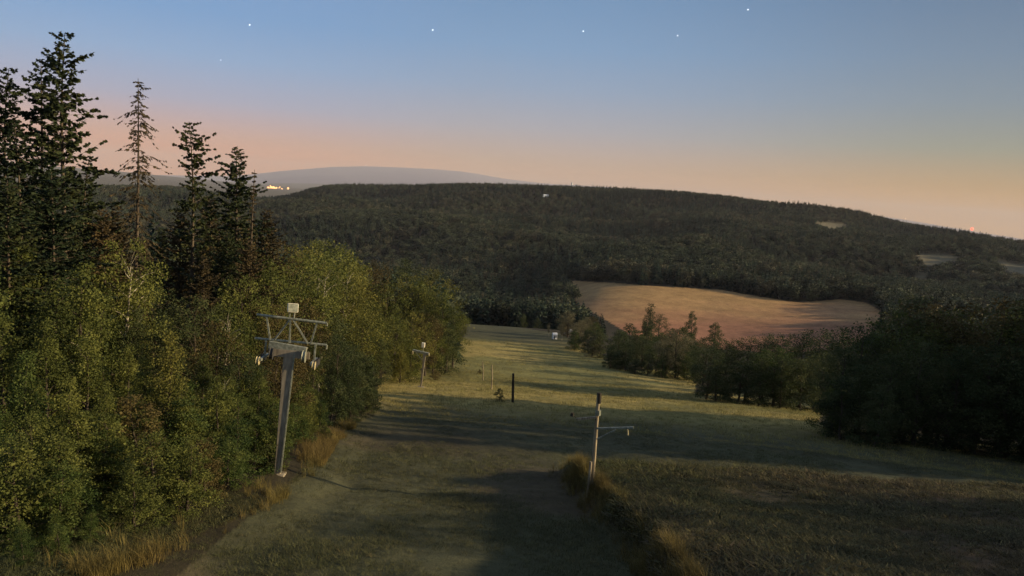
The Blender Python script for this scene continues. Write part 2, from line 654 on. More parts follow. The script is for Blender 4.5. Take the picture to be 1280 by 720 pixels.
gm = mesh_np('ground', verts, quads.ravel(), 4, ground_m, smooth=True)
c_lane = np.array([0.070, 0.072, 0.036])
c_rough = np.array([0.085, 0.074, 0.032])
c_brown = np.array([0.095, 0.068, 0.040])
c_dry = np.array([0.30, 0.245, 0.078])
c_green = np.array([0.130, 0.135, 0.046])
c_wood = np.array([0.030, 0.026, 0.014])
c_field = np.array([0.38, 0.24, 0.095])
c_red = np.array([0.33, 0.15, 0.085])
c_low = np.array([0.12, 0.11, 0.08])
inm = inpoly(px, py, MEADOW) & (gd < 330)
inf_ = inpoly(px, py, FIELD) & (gd > 380) & (gd < 760)
soil = np.tile(c_wood, (len(GX), 1))
mx = lambda a, c, w: a * (1 - w[:, None]) + c * w[:, None]
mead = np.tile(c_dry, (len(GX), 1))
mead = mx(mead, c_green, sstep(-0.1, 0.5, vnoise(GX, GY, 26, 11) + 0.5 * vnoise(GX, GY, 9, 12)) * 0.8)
mead = mx(mead, c_lane, sstep(215, 250, GY))  # far end of the meadow darkened by colour, for the shadow lying there
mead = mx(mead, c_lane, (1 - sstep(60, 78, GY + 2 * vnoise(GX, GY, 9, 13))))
lane_w = sstep(0.5, -0.5, GX - bank_x(GY)) * sstep(-0.6, 1.0, GX - ledge_x(GY))
rough = mx(np.tile(c_rough, (len(GX), 1)), c_brown, sstep(4, 22, GX - bank_x(GY) + (40 - GY) * 0.4 + 4 * vnoise(GX, GY, 5, 14)))
mead = mx(mead, rough, bank_mask(GX, GY))
mead = mx(mead, c_brown, sstep(0.4, -1.5, GX - ledge_x(GY)) * (1 - sstep(55, 70, GY)))
mead = mx(mead, c_brown * 0.8, np.clip(lane_w * (1 - sstep(45, 60, GY)) * sstep(0.0, 0.6, vnoise(GX, GY, 7, 15)), 0, 1) * 0.6)
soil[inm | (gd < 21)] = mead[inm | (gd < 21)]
fcol = mx(np.tile(c_field, (len(GX), 1)), c_red, sstep(358, 408, py + 12 * vnoise(GX, GY, 60, 16) + 6 * vnoise(GX, GY, 18, 17) - np.abs(px - 900) * 0.07) * 0.85)
stripe = 0.88 + 0.16 * vnoise(GX * 0.35 + GY, GY * 0.1, 9, 18)
soil[inf_] = (fcol * stripe[:, None])[inf_]
for cl in CLEAR:
    s = inpoly(px, py, cl) & (gd > 330) & (gd < 2400)
    soil[s] = (0.17, 0.150, 0.085)
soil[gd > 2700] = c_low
soil[gd > 20000] = (0.21, 0.19, 0.22)  # mountains painted paler and bluer, standing in for thicker haze
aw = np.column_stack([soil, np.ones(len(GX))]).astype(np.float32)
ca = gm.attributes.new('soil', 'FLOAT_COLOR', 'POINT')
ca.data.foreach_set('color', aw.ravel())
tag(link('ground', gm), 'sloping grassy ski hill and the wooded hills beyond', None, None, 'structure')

# ------------------------------------------------------------------ tree shapes
nr_ = np.random.RandomState(11)


def kites(P, D, U, L, W):
    """n leaf quads: base point P, direction D, sideways U, length L, width W"""
    a = P
    b = P + D * (L * 0.45)[:, None] + U * (W * 0.5)[:, None]
    c = P + D * L[:, None]
    d = P + D * (L * 0.45)[:, None] - U * (W * 0.5)[:, None]
    v = np.stack([a, b, c, d], 1).reshape(-1, 3)
    return v


def unit(v):
    return v / np.maximum(np.linalg.norm(v, axis=1, keepdims=True), 1e-9)


def limb_tube(mb, a, c, r0, r1, bend=0.3, n=5, seg=4, rs=None):
    rs = rs or rnd
    a, c = Vector(a), Vector(c)
    L = (c - a).length
    off = Vector((rs.uniform(-1, 1), rs.uniform(-1, 1), rs.uniform(-.2, 1))) * bend * L * 0.3
    pts, rad = [], []
    for i in range(seg + 1):
        t = i / seg
        pts.append(a.lerp(c, t) + off * math.sin(math.pi * t))
        rad.append(r0 + (r1 - r0) * t)
    mb.tube(pts, rad, n, cap=False)


def broad_proto(seed, kind='round', leaves=11000, leaf=0.11, bark=None, h=10.0, clumps=70, lowest=0.12):
    """returns (trunk mesh, leaf verts, tone): a broadleaf tree 10 m tall"""
    rs = random.Random(seed)
    ns = np.random.RandomState(seed)
    mb = MB()
    lean = Vector((rs.uniform(-.5, .5), rs.uniform(-.5, .5), 0))
    tp = [Vector((0, 0, -0.8)), Vector((0, 0, 0.2))]
    for i in range(1, 7):
        t = i / 6
        tp.append(Vector((lean.x * t + rs.uniform(-.12, .12), lean.y * t + rs.uniform(-.12, .12), h * 0.86 * t)))
    mb.tube(tp, [0.26, 0.19, 0.165, 0.14, 0.115, 0.085, 0.055, 0.02], 8, cap=False)

    def width(t):                              # crown half-width at relative height
        if kind == 'round':
            return 3.0 * math.sin(math.pi * min(1, max(0, (t - lowest) / (1.02 - lowest))) ** 0.8) ** 0.6
        if kind == 'cone':
            return 2.5 * (1.02 - t) ** 0.75 * min(1, (t - lowest + 0.12) * 5)
        if kind == 'tall':
            return 1.75 * math.sin(math.pi * min(1, max(0, (t - lowest) / (1.03 - lowest))) ** 0.9) ** 0.5
        return 3.6 * math.sqrt(max(0.02, 1 - t)) * (0.7 + 0.3 * min(1, t * 4))     # bush
    cs, cr = [], []
    top_n = 0
    for k in range(clumps):
        t = lowest + (0.985 - lowest) * (k + rs.random()) / clumps
        w = width(t) * rs.uniform(0.80, 1.15)
        a = k * 2.39996 + rs.uniform(-.5, .5)
        rr = w * (rs.random() ** 0.45)
        z = h * t
        f = min(1, z / (h * 0.86))
        c = Vector((lean.x * f + math.cos(a) * rr, lean.y * f + math.sin(a) * rr, z))
        cs.append(c)
        rad = rs.uniform(0.42, 0.95) * (0.6 + 0.25 * w / 2)
        if t > 0.85:
            rad *= 0.7
        cr.append(rad)
        zb = max(0.4, z - rr * rs.uniform(0.5, 1.1))
        zb = min(zb, h * 0.84)
        f2 = zb / (h * 0.86)
        if rr > 0.35 and k % 2 == 0:
            limb_tube(mb, (lean.x * f2, lean.y * f2, zb), c, 0.055 * (1.15 - t) + 0.012, 0.008, 0.4, 4, 3, rs)
    cs = np.array([tuple(c) for c in cs])
    cr = np.array(cr)
    per = cr ** 2
    per = per / per.sum()
    idx = ns.choice(clumps, leaves, p=per)
    dirs = unit(ns.normal(size=(leaves, 3)))
    rad = cr[idx] * (ns.random_sample(leaves) ** 0.5) * (1 + 0.25 * ns.normal(size=leaves) ** 2 * 0.4)
    P = cs[idx] + dirs * rad[:, None] * np.array([1.15, 1.15, 0.8])
    P[:, 2] = np.maximum(P[:, 2], 0.05)
    D = unit(dirs * 0.6 + ns.normal(size=(leaves, 3)) * 0.6 + np.array([0, 0, -0.15]))
    U = unit(np.cross(D, ns.normal(size=(leaves, 3))))
    L = leaf * np.clip(np.exp(0.35 * ns.normal(size=leaves)), 0.5, 2.2)
    V = kites(P, D, U, L, L * ns.uniform(0.55, 0.9, leaves))
    tone = np.clip(0.5 + 0.20 * ns.normal(size=clumps)[idx] + 0.09 * ns.normal(size=leaves), 0, 1)
    tm = bpy.data.meshes.new('trunk')
    tm.from_pydata([tuple(v) for v in mb.v], [], mb.f)
    tm.materials.append(bark or bark_m)
    tm.polygons.foreach_set('use_smooth', [True] * len(tm.polygons))
    return tm, V, np.repeat(tone, 4)


def spruce_proto(seed, h=26.0, base=0.12, fill=1.0, width=3.3, droop=0.35, gap=0.42, ragged=0.3, twig=1.0, one_side=0.0, nbr=6, bark=None, power=0.85, toplean=(0.0, 0.0), fat=1.0, tuft=0.0):
    rs = random.Random(seed)
    ns = np.random.RandomState(seed)
    mb = MB()
    bow = Vector((rs.uniform(-.35, .35), rs.uniform(-.35, .35), 0))
    axis = lambda z: Vector((bow.x * math.sin(z / h * 2.6) + toplean[0] * max(0, z / h - .72) ** 2 * 12, bow.y * math.sin(z / h * 3.1) + toplean[1] * max(0, z / h - .72) ** 2 * 12, z))
    zs = [-1.0, 0.0, 0.6] + [h * k / 10 for k in range(1, 11)]
    mb.tube([axis(z) for z in zs], [0.36, 0.30, 0.26] + [0.25 * (1 - k / 10) ** 0.9 + 0.02 for k in range(1, 11)], 9, cap=False)
    Ps, Ds, Us, Ls, Ws, Ts = [], [], [], [], [], []
    z = h * base
    lev = 0
    while z < h - 0.1:
        t = z / h
        lv = rs.uniform(1 - ragged, 1 + ragged * 0.4)
        nb = nbr if t < 0.93 else 4
        for b in range(nb):
            if rs.random() > fill * (0.75 + 0.5 * t):
                continue
            a = b * 2 * math.pi / nb + lev * 1.1 + rs.uniform(-.45, .45)
            ln = width * ((1 - t) ** power) * min(1.0, 0.45 + (t - base) * 4) * lv * rs.uniform(1 - 0.9 * ragged - .1, 1.2) * (1 - min(0.6, ragged) * 0.6 * (0.5 + 0.5 * math.sin(z * 1.9 + 2.2 * math.sin(a + seed)))) + 0.15
            ln *= 1 + one_side * math.cos(a)
            ln = min(ln, 0.62 * width * (1.35 if rs.random() < 0.04 else 1.0))
            if ln < 0.12:
                continue
            dx, dy = math.cos(a), math.sin(a)
            p0 = axis(z)
            rise = 0.5 * t + rs.uniform(-.30, .35)
            dr = droop * rs.uniform(0.6, 1.3)
            m = 7
            pts = []
            for i in range(m + 1):
                s = i / m
                pts.append(Vector((p0.x + dx * ln * s, p0.y + dy * ln * s,
                                   z + ln * (rise * s - dr * s * s * (1.25 if s < 0.75 else 1.25 - (s - .75) * 1.2)))))
            mb.tube(pts, [0.045 * (1 - t) + 0.012 if i == 0 else (0.035 * (1 - t) + 0.010) * (1 - i / (m + 1)) for i in range(m + 1)], 3, cap=False)
            tone = 0.5 + rs.uniform(-.28, .28)
            # twigs on both sides, hanging a little
            nt = max(6, int(ln * 15 * twig))
            for i in range(nt):
                s = (0.10 + 0.90 * (i + rs.random()) / nt) ** (1 - 0.45 * tuft)
                if tuft and math.sin(s * 19 + lev * 2.1 + b) < -0.25 - 0.8 * (1 - tuft):
                    continue
                f = s * m
                k = min(int(f), m - 1)
                p = pts[k].lerp(pts[k + 1], f - k)
                tl = (0.20 + 0.34 * (1 - s) * min(1.0, ln / 1.6)) * rs.uniform(0.6, 1.25)
                for sd in (-1, 1, 0):
                    if sd == 0 and rs.random() < 0.5:
                        continue
                    dd = Vector((dx * 0.75 - dy * sd * 0.9, dy * 0.75 + dx * sd * 0.9, -0.30 - droop * 0.6 + rs.uniform(-.35, .35) + tuft * rs.uniform(-.6, 1.0)))
                    dd.normalize()
                    Ps.append(tuple(p))
                    Ds.append(tuple(dd))
                    Us.append((rs.uniform(-1, 1) - dd.y, rs.uniform(-1, 1) + dd.x, rs.uniform(-.7, .7)))
                    Ls.append(tl)
                    Ws.append((0.07 + 0.06 * rs.random() + 0.18 * tl) * fat)
                    Ts.append(tone + rs.uniform(-.2, .2))
        z += gap * (0.55 + 0.6 * (1 - t)) * rs.uniform(0.7, 1.3)
        lev += 1
    D = unit(np.array(Ds))
    U = np.array(Us)
    U = unit(U - D * (U * D).sum(1, keepdims=True))
    V = kites(np.array(Ps), D, U, np.array(Ls), np.array(Ws))
    tm = bpy.data.meshes.new('trunk')
    tm.from_pydata([tuple(v) for v in mb.v], [], mb.f)
    tm.materials.append(bark or spruce_bark)
    tm.polygons.foreach_set('use_smooth', [True] * len(tm.polygons))
    return tm, V, np.repeat(np.clip(Ts, 0, 1), 4)


CROWN_CACHE = {}
SHAPES = {}


def shape(name, res, h):
    SHAPES[name] = (res, h)


shape('round_a', broad_proto(1, 'round'), 10)
shape('round_b', broad_proto(2, 'round', clumps=55, lowest=0.2), 10)
shape('round_c', broad_proto(3, 'round', clumps=90, lowest=0.08), 10)
shape('birch', broad_proto(4, 'tall', 8000, 0.10, pale_bark, clumps=50, lowest=0.34), 10)
shape('birch_b', broad_proto(14, 'tall', 7500, 0.10, pale_bark, clumps=44, lowest=0.42), 10)
shape('cone_a', broad_proto(5, 'cone', 12000, 0.10, clumps=80, lowest=0.05), 10)
shape('cone_b', broad_proto(6, 'cone', 12000, 0.10, clumps=64, lowest=0.08), 10)
shape('cone_c', broad_proto(16, 'cone', 12000, 0.10, clumps=100, lowest=0.05), 10)
shape('bush_a', broad_proto(7, 'bush', 8000, 0.16, clumps=60, lowest=0.03), 10)
shape('bush_b', broad_proto(8, 'bush', 8000, 0.16, clumps=45, lowest=0.03), 10)
shape('spruce_full', spruce_proto(21, 27, 0.10, 0.92, 7.0, 0.16, 0.55, 0.75, 1.0, power=0.55, toplean=(0.5, 0.1), fat=1.6, tuft=0.8), 27)
shape('spruce_full_b', spruce_proto(22, 27, 0.12, 0.90, 6.6, 0.14, 0.56, 0.75, 1.0, 0.2, power=0.55, toplean=(-0.3, 0.2), fat=1.6, tuft=0.8), 27)
shape('spruce_thin', spruce_proto(23, 27, 0.30, 0.62, 5.2, 0.75, 0.60, 0.5, 0.42, 0.05, 6, power=0.52, fat=0.8, tuft=0.3), 27)
shape('spruce_ragged', spruce_proto(24, 24, 0.25, 0.85, 4.8, 0.20, 0.50, 0.9, 1.15, 0.35, 6, power=0.42, toplean=(-0.5, 0), fat=1.5, tuft=0.8), 24)
shape('spruce_dense', spruce_proto(25, 22, 0.05, 0.95, 7.6, 0.10, 0.44, 0.6, 0.95, power=0.62, fat=1.4, tuft=0.5), 22)
shape('spruce_dense_b', spruce_proto(27, 22, 0.05, 1.0, 6.2, 0.30, 0.44, 0.55, 0.85, power=0.7), 22)
shape('spruce_snag', spruce_proto(26, 22, 0.2, 0.45, 1.3, 0.4, 0.6, 0.6, 0.6, 0, 5), 22)


def crown_mesh(sh, leafk):
    key = (sh, leafk)
    if key not in CROWN_CACHE:
        (tm, V, tone), h = SHAPES[sh]
        CROWN_CACHE[key] = mesh_np('crown', V, np.arange(len(V)), 4, leaf_m[leafk], tone)
    return CROWN_CACHE[key]


TREES = []


def tree(x, y, d, sh, leafk, label, group=None, wide=1.0, cat='tree', name='tree', dark_bark=False, hmin=1.0):
    """a tree whose tip is seen at picture point (x, y) when it stands d metres away"""
    v = pdir(x, y)
    v = v / math.hypot(v[0], v[1])
    X, Y, zt = v[0] * d, v[1] * d, v[2] * d
    g = gz(X, Y)
    (tm, V, tone), hh = SHAPES[sh]
    s = max(hmin, zt - g) / hh * 1.0
    if sh.startswith('bush') and zt - g < 4:
        wide = wide * 1.35
    e = empty(name, (X, Y, g), label, cat, group)
    if group:
        TREES.append((e, x, y, d, sh, leafk, name))
    rr = rnd.uniform(0, 6.28)
    if sh.startswith('spruce_full') or sh == 'spruce_ragged':
        rr = rnd.uniform(-.5, .5)
    e.rotation_euler = (rnd.uniform(-.02, .02), rnd.uniform(-.02, .02), rr)
    e.scale = (s * wide, s * wide, s)
    link('trunk', tm, e)
    link('crown', crown_mesh(sh, leafk), e)
    return e


# --- the left-hand wood: tall spruces
L = 'left wood'
tree(84, 42, 47, 'spruce_full', 'needle', 'tallest dark spruce with thick upswept branches, rising above all other trees', wide=0.95, name='spruce_tree')
tree(44, 72, 50, 'spruce_full_b', 'needle', 'dark spruce just left of the tallest spruce, slightly lower pointed top', wide=0.9, name='spruce_tree')
tree(6, 84, 52, 'spruce_full', 'needle', 'dark spruce cut by the left picture edge, with its tip showing', wide=0.9, name='spruce_tree')
tree(22, 150, 44, 'spruce_full_b', 'needle', 'dark spruce filling the gap beneath the two tallest spruces at far left', wide=0.95, name='spruce_tree')
tree(108, 195, 52, 'spruce_full', 'needle', 'lower dark spruce at the right foot of the tallest spruce', wide=1.1, name='spruce_tree')
tree(160, 96, 58, 'spruce_thin', 'dry', 'slender half-bare spruce with thin drooping branches standing alone against the sky', wide=0.85, name='spruce_tree')
tree(238, 151, 64, 'spruce_ragged', 'needle', 'ragged spruce with a bent tufted top and one long side branch', wide=0.85, name='spruce_tree')
tree(291, 184, 68, 'spruce_dense', 'needle', 'dense conical spruce with broad dark top to the right of the ragged spruce', wide=0.9, name='spruce_tree')
tree(319, 212, 66, 'spruce_snag', 'dry', 'thin nearly bare spruce top behind the lift tower', wide=0.9, name='spruce_tree')
tree(338, 262, 70, 'spruce_dense', 'dry', 'brownish spruce behind the near lift tower, below the thin bare top', wide=0.9, name='spruce_tree')
for x, y, d, sh, k in [(60, 215, 42, 'spruce_dense', 'needle'), (5, 225, 40, 'spruce_dense', 'needle'), (128, 262, 50, 'spruce_dense', 'dry'), (205, 285, 74, 'spruce_dense', 'needle'),
                       (262, 245, 78, 'spruce_dense', 'dry'), (225, 262, 70, 'spruce_dense', 'dry'), (186, 300, 66, 'spruce_dense', 'needle'), (312, 300, 62, 'spruce_dense', 'dry'), (252, 320, 60, 'spruce_dense', 'dry'),
                       (283, 290, 64, 'spruce_dense', 'needle'), (-30, 120, 50, 'spruce_full', 'needle'), (152, 320, 56, 'spruce_dense', 'needle')]:
    tree(x, y, d, sh, k, 'dark spruce standing deep among the crowded trees of the left wood', 'spruces packed inside the left wood', name='spruce_tree')
# broadleaf mass of the left wood
left_list = [
    (92, 322, 37, 'cone_a', 'olive'), (20, 300, 40, 'cone_c', 'olive'), (55, 345, 36, 'cone_b', 'olive'), (130, 362, 38, 'cone_c', 'olive'), (-20, 330, 36, 'cone_a', 'green'),
    (168, 385, 44, 'cone_b', 'dark'), (190, 350, 55, 'round_c', 'dark'), (275, 400, 42, 'round_c', 'rust'), (300, 345, 55, 'round_a', 'olive'), (248, 368, 52, 'round_b', 'dark'),
    (250, 440, 37, 'cone_b', 'olive'), (185, 445, 34, 'cone_c', 'olive'), (300, 440, 40, 'round_b', 'dark'),
    (330, 320, 66, 'round_c', 'olive'), (352, 300, 76, 'round_a', 'rust'), (372, 318, 72, 'round_b', 'olive'), (395, 420, 52, 'cone_b', 'olive'), (352, 420, 44, 'round_b', 'rust'),
    (322, 460, 39, 'cone_a', 'olive'), (372, 470, 46, 'cone_c', 'olive'), (345, 380, 55, 'round_c', 'rust'),
    (30, 440, 29, 'cone_c', 'green'), (80, 470, 28, 'cone_a', 'olive'), (130, 480, 30, 'cone_b', 'olive'), (8, 540, 25, 'cone_a', 'green'), (60, 575, 24.5, 'cone_c', 'green'),
    (105, 590, 25.5, 'cone_b', 'green'), (152, 545, 28, 'cone_a', 'olive'), (232, 500, 32, 'cone_c', 'olive'), (282, 520, 34.5, 'cone_a', 'green'), (310, 530, 36, 'cone_b', 'olive'), (-25, 470, 27, 'cone_c', 'green'),
    (-60, 400, 30, 'cone_a', 'green'), (-60, 560, 24, 'cone_b', 'green'), (155, 430, 36, 'cone_a', 'olive'), (60, 400, 33, 'cone_b', 'olive'), (0, 390, 34, 'cone_c', 'olive'), (110, 420, 34, 'cone_c', 'olive'),
]
left_list += [(425, 418, 60, 'round_c', 'dark'), (446, 430, 62, 'round_a', 'dark'), (462, 446, 63, 'bush_a', 'dark'), (452, 462, 60, 'bush_b', 'dark'), (436, 452, 58, 'bush_a', 'dark'), (466, 484, 61, 'bush_b', 'dark'), (448, 492, 58.5, 'bush_b', 'dark'), (428, 500, 55, 'bush_a', 'dark'), (415, 470, 53, 'bush_b', 'dark'), (440, 480, 55, 'bush_a', 'dark'), (400, 500, 48, 'bush_a', 'green'), (385, 520, 44, 'bush_a', 'olive'),  # dark leaf colour puts the shade of this wood corner into the bushes
              (330, 575, 34.5, 'bush_b', 'olive'), (300, 592, 33, 'bush_a', 'green'), (272, 604, 31.5, 'bush_b', 'green'), (245, 618, 30, 'bush_a', 'olive'), (215, 636, 28, 'bush_b', 'green'), (185, 650, 26.5, 'bush_a', 'green'), (150, 668, 25, 'bush_b', 'olive'), (112, 685, 23.5, 'bush_a', 'green'), (75, 690, 22.5, 'bush_b', 'green'), (30, 690, 22, 'bush_a', 'green'),
              (355, 560, 38, 'bush_b', 'green'), (265, 560, 34, 'bush_a', 'green'), (300, 570, 35.5, 'bush_b', 'olive'), (205, 572, 31, 'bush_b', 'dark'), (330, 556, 38, 'bush_a', 'olive'), (120, 640, 25, 'bush_b', 'green'), (70, 655, 23.5, 'bush_a', 'green'),
              (20, 650, 23, 'bush_b', 'green'), (300, 490, 37, 'round_c', 'green'), (225, 470, 34, 'round_a', 'green'), (175, 500, 31, 'round_c', 'olive'), (125, 540, 28, 'round_b', 'green'), (40, 510, 27, 'round_c', 'olive'),
              (355, 500, 42, 'round_a', 'olive'), (395, 505, 50, 'round_c', 'olive'), (405, 540, 45, 'bush_b', 'olive'), (375, 540, 42, 'bush_a', 'rust'), (345, 340, 62, 'round_a', 'olive'), (385, 370, 66, 'round_c', 'rust'),
              (140, 330, 48, 'round_a', 'olive'), (115, 300, 52, 'round_c', 'rust'), (20, 285, 44, 'spruce_dense_b', 'needle'), (90, 270, 48, 'spruce_dense_b', 'needle'), (60, 250, 45, 'spruce_dense_b', 'needle'), (145, 250, 52, 'spruce_dense_b', 'dry'), (300, 270, 75, 'round_c', 'rust')]
Yq = 20.0
while Yq < 50:
    for off_ in (1.3, 3.4):
        X_, Y_ = float(ledge_x(Yq)) - off_ - rnd.uniform(0, 1.2), Yq + rnd.uniform(-.6, .6)
        hq = rnd.uniform(1.5, 2.6) + off_ * 0.45
        q = project(np.array([[X_, Y_, gz(X_, Y_) + hq]]))
        left_list.append((float(q[0][0]), float(q[1][0]), math.hypot(X_, Y_), rnd.choice(('bush_a', 'bush_b')), rnd.choice(('green', 'olive', 'green', 'olive', 'rust'))))
    Yq += 1.7
for x, y, d, sh, k in left_list:
    tree(x, y, d, sh, k, 'young leafy tree crowded into the near edge of the left wood', 'leafy young trees of the near left wood', wide=rnd.uniform(0.85, 1.1), name='young_tree')
tree(212, 412, 33, 'cone_a', 'gold', 'light yellow-green pointed tree above the dark round gap in the left wood', wide=1.0, name='young_tree')
tree(160, 610, 27, 'bush_a', 'olive', 'round olive bush left of the dark gap at the wood edge', name='bush', cat='bush', hmin=1.6)
tree(250, 585, 32, 'bush_b', 'olive', 'olive bush right of the dark gap at the wood edge', name='bush', cat='bush', hmin=1.4)
for i, (x, y, d) in enumerate([(152, 300, 46), (96, 400, 36), (278, 380, 43), (284, 470, 37.5), (403, 330, 74)]):
    tree(x, y, d, 'birch_b' if i % 2 else 'birch', 'olive', ['birch with a long pale trunk beneath the slender half-bare spruce', 'birch with a thin white leaning stem among the young trees near the left picture edge',
         'birch with an orange-lit stem left of the lift tower head', 'low birch with an orange-lit stem left of the lift tower mast', 'birch with a straight pale trunk right of the lift tower lamp'][i], wide=0.9, name='birch_tree', cat='birch')
# --- wood edge running down the lane, behind the near lift tower
edge_list = [
    (388, 332, 84, 'birch', 'gold'), (412, 312, 92, 'round_a', 'olive'), (430, 330, 88, 'birch_b', 'gold'), (446, 345, 92, 'round_c', 'gold'), (425, 355, 80, 'round_a', 'gold'), (462, 372, 95, 'round_b', 'olive'),
    (455, 395, 86, 'round_c', 'olive'), (405, 385, 70, 'round_b', 'dark'), (432, 425, 68, 'round_c', 'dark'), (480, 395, 98, 'round_a', 'gold'), (452, 440, 72, 'cone_b', 'dark'), (418, 450, 60, 'cone_c', 'dark'),
    (497, 392, 104, 'round_c', 'olive'), (515, 388, 108, 'round_a', 'gold'), (535, 392, 118, 'round_b', 'rust'), (478, 422, 90, 'cone_a', 'dark'), (502, 436, 98, 'bush_a', 'gold'), (488, 352, 130, 'round_a', 'olive'),
    (462, 335, 135, 'round_c', 'rust'), (505, 342, 140, 'round_b', 'gold'), (525, 350, 138, 'round_c', 'olive'), (545, 358, 136, 'round_a', 'olive'), (556, 372, 132, 'round_c', 'olive'), (570, 384, 134, 'round_b', 'olive'),
    (545, 395, 122, 'round_a', 'olive'), (560, 405, 126, 'bush_a', 'dark'), (440, 320, 130, 'round_a', 'gold'), (415, 300, 120, 'round_b', 'olive'), (395, 300, 110, 'round_c', 'olive'), (372, 305, 100, 'round_a', 'gold'),
    (475, 325, 165, 'round_a', 'rust'), (510, 322, 180, 'round_c', 'dark'), (540, 335, 190, 'round_c', 'gold'), (460, 465, 66, 'bush_b', 'dark'), (440, 470, 60, 'round_c', 'dark'), (515, 425, 102, 'bush_a', 'olive'),
]
for x, y, d, sh, k in edge_list:
    tree(x, y, d, sh, k, 'autumn-tinted leafy tree on the wood edge between the two lift towers', 'leafy trees along the far edge of the left wood', wide=rnd.uniform(0.95, 1.25), name='leafy_tree')
# --- centre: hedges beyond the meadow
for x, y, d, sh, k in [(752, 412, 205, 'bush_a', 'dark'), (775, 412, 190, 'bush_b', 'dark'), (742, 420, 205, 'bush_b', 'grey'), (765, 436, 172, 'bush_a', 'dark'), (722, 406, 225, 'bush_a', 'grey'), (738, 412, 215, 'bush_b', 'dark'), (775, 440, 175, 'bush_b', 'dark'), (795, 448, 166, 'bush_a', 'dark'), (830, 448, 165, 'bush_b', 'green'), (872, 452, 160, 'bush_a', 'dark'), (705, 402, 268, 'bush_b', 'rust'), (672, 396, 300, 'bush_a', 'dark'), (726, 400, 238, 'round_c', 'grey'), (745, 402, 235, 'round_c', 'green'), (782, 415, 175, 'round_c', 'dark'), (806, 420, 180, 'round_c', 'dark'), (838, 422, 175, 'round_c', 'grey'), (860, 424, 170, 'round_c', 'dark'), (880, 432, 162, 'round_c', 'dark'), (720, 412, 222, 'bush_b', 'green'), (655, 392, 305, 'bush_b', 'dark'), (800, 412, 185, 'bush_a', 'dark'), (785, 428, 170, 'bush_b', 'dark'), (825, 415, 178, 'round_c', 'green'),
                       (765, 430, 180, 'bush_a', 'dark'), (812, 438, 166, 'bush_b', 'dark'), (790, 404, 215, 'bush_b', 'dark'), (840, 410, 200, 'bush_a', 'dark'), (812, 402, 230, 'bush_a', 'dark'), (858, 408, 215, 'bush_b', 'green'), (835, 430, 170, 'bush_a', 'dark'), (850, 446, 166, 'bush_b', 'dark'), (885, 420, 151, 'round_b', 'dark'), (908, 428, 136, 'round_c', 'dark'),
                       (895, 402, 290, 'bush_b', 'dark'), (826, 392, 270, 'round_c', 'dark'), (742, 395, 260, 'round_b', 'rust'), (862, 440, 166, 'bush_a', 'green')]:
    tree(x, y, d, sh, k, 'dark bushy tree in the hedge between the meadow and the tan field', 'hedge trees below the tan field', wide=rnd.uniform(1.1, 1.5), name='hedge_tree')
tree(813, 379, 345, 'bush_a', 'dark', 'round dark tree standing against the lower edge of the tan field', wide=0.75, name='field_tree')
tree(868, 388, 330, 'bush_b', 'dark', 'dark round-crowned tree in front of the reddish part of the tan field', wide=0.7, name='field_tree')
tree(850, 413, 168, 'round_b', 'grey', 'pale grey-brown leafy tree in the middle of the hedge', wide=1.4, name='hedge_tree')
tree(712, 388, 262, 'round_a', 'grey', 'pale bushy tree behind the small white hut', wide=1.4, name='farm_tree')
tree(735, 396, 250, 'round_c', 'grey', 'pale bushy tree right of the white bales', wide=1.3, name='farm_tree')
tree(687, 404, 258, 'birch', 'grey', 'slim pale pointed tree left of the small white hut', wide=0.7, name='farm_tree')
tree(704, 404, 250, 'birch_b', 'grey', 'slim pale tree between the white hut and the white bales', wide=0.8, name='farm_tree')
# --- right: dark copse in front of the field and the large copse
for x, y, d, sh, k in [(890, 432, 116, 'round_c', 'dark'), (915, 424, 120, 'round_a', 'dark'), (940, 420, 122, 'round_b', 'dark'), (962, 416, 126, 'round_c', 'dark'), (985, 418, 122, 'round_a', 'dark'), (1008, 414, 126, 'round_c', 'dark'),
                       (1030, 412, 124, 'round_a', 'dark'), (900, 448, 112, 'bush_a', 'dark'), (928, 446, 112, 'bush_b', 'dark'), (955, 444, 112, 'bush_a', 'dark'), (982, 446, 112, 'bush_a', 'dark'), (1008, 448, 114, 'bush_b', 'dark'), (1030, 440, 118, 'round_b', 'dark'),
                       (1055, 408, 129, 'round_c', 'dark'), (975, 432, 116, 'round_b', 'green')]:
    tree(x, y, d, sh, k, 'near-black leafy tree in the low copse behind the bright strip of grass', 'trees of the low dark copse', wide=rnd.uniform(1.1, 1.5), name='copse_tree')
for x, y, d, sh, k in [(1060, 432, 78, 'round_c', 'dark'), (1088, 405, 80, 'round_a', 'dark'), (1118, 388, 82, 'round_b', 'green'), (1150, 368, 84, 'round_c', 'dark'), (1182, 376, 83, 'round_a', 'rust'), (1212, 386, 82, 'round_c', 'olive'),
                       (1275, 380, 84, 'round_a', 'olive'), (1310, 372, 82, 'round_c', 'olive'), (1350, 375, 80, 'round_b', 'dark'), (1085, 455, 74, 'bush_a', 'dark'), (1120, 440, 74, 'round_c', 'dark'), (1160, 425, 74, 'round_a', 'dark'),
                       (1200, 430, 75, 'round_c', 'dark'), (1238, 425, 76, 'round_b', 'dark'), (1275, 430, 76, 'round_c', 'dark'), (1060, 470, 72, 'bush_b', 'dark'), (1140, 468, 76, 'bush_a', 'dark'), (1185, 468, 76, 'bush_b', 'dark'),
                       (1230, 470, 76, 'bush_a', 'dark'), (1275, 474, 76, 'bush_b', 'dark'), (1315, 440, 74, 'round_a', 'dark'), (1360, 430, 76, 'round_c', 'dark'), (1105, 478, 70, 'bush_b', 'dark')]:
    tree(x, y, d, sh, k, 'dark leafy tree within the large shadowed copse at right', 'trees of the large dark copse', wide=rnd.uniform(1.1, 1.4), name='copse_tree')
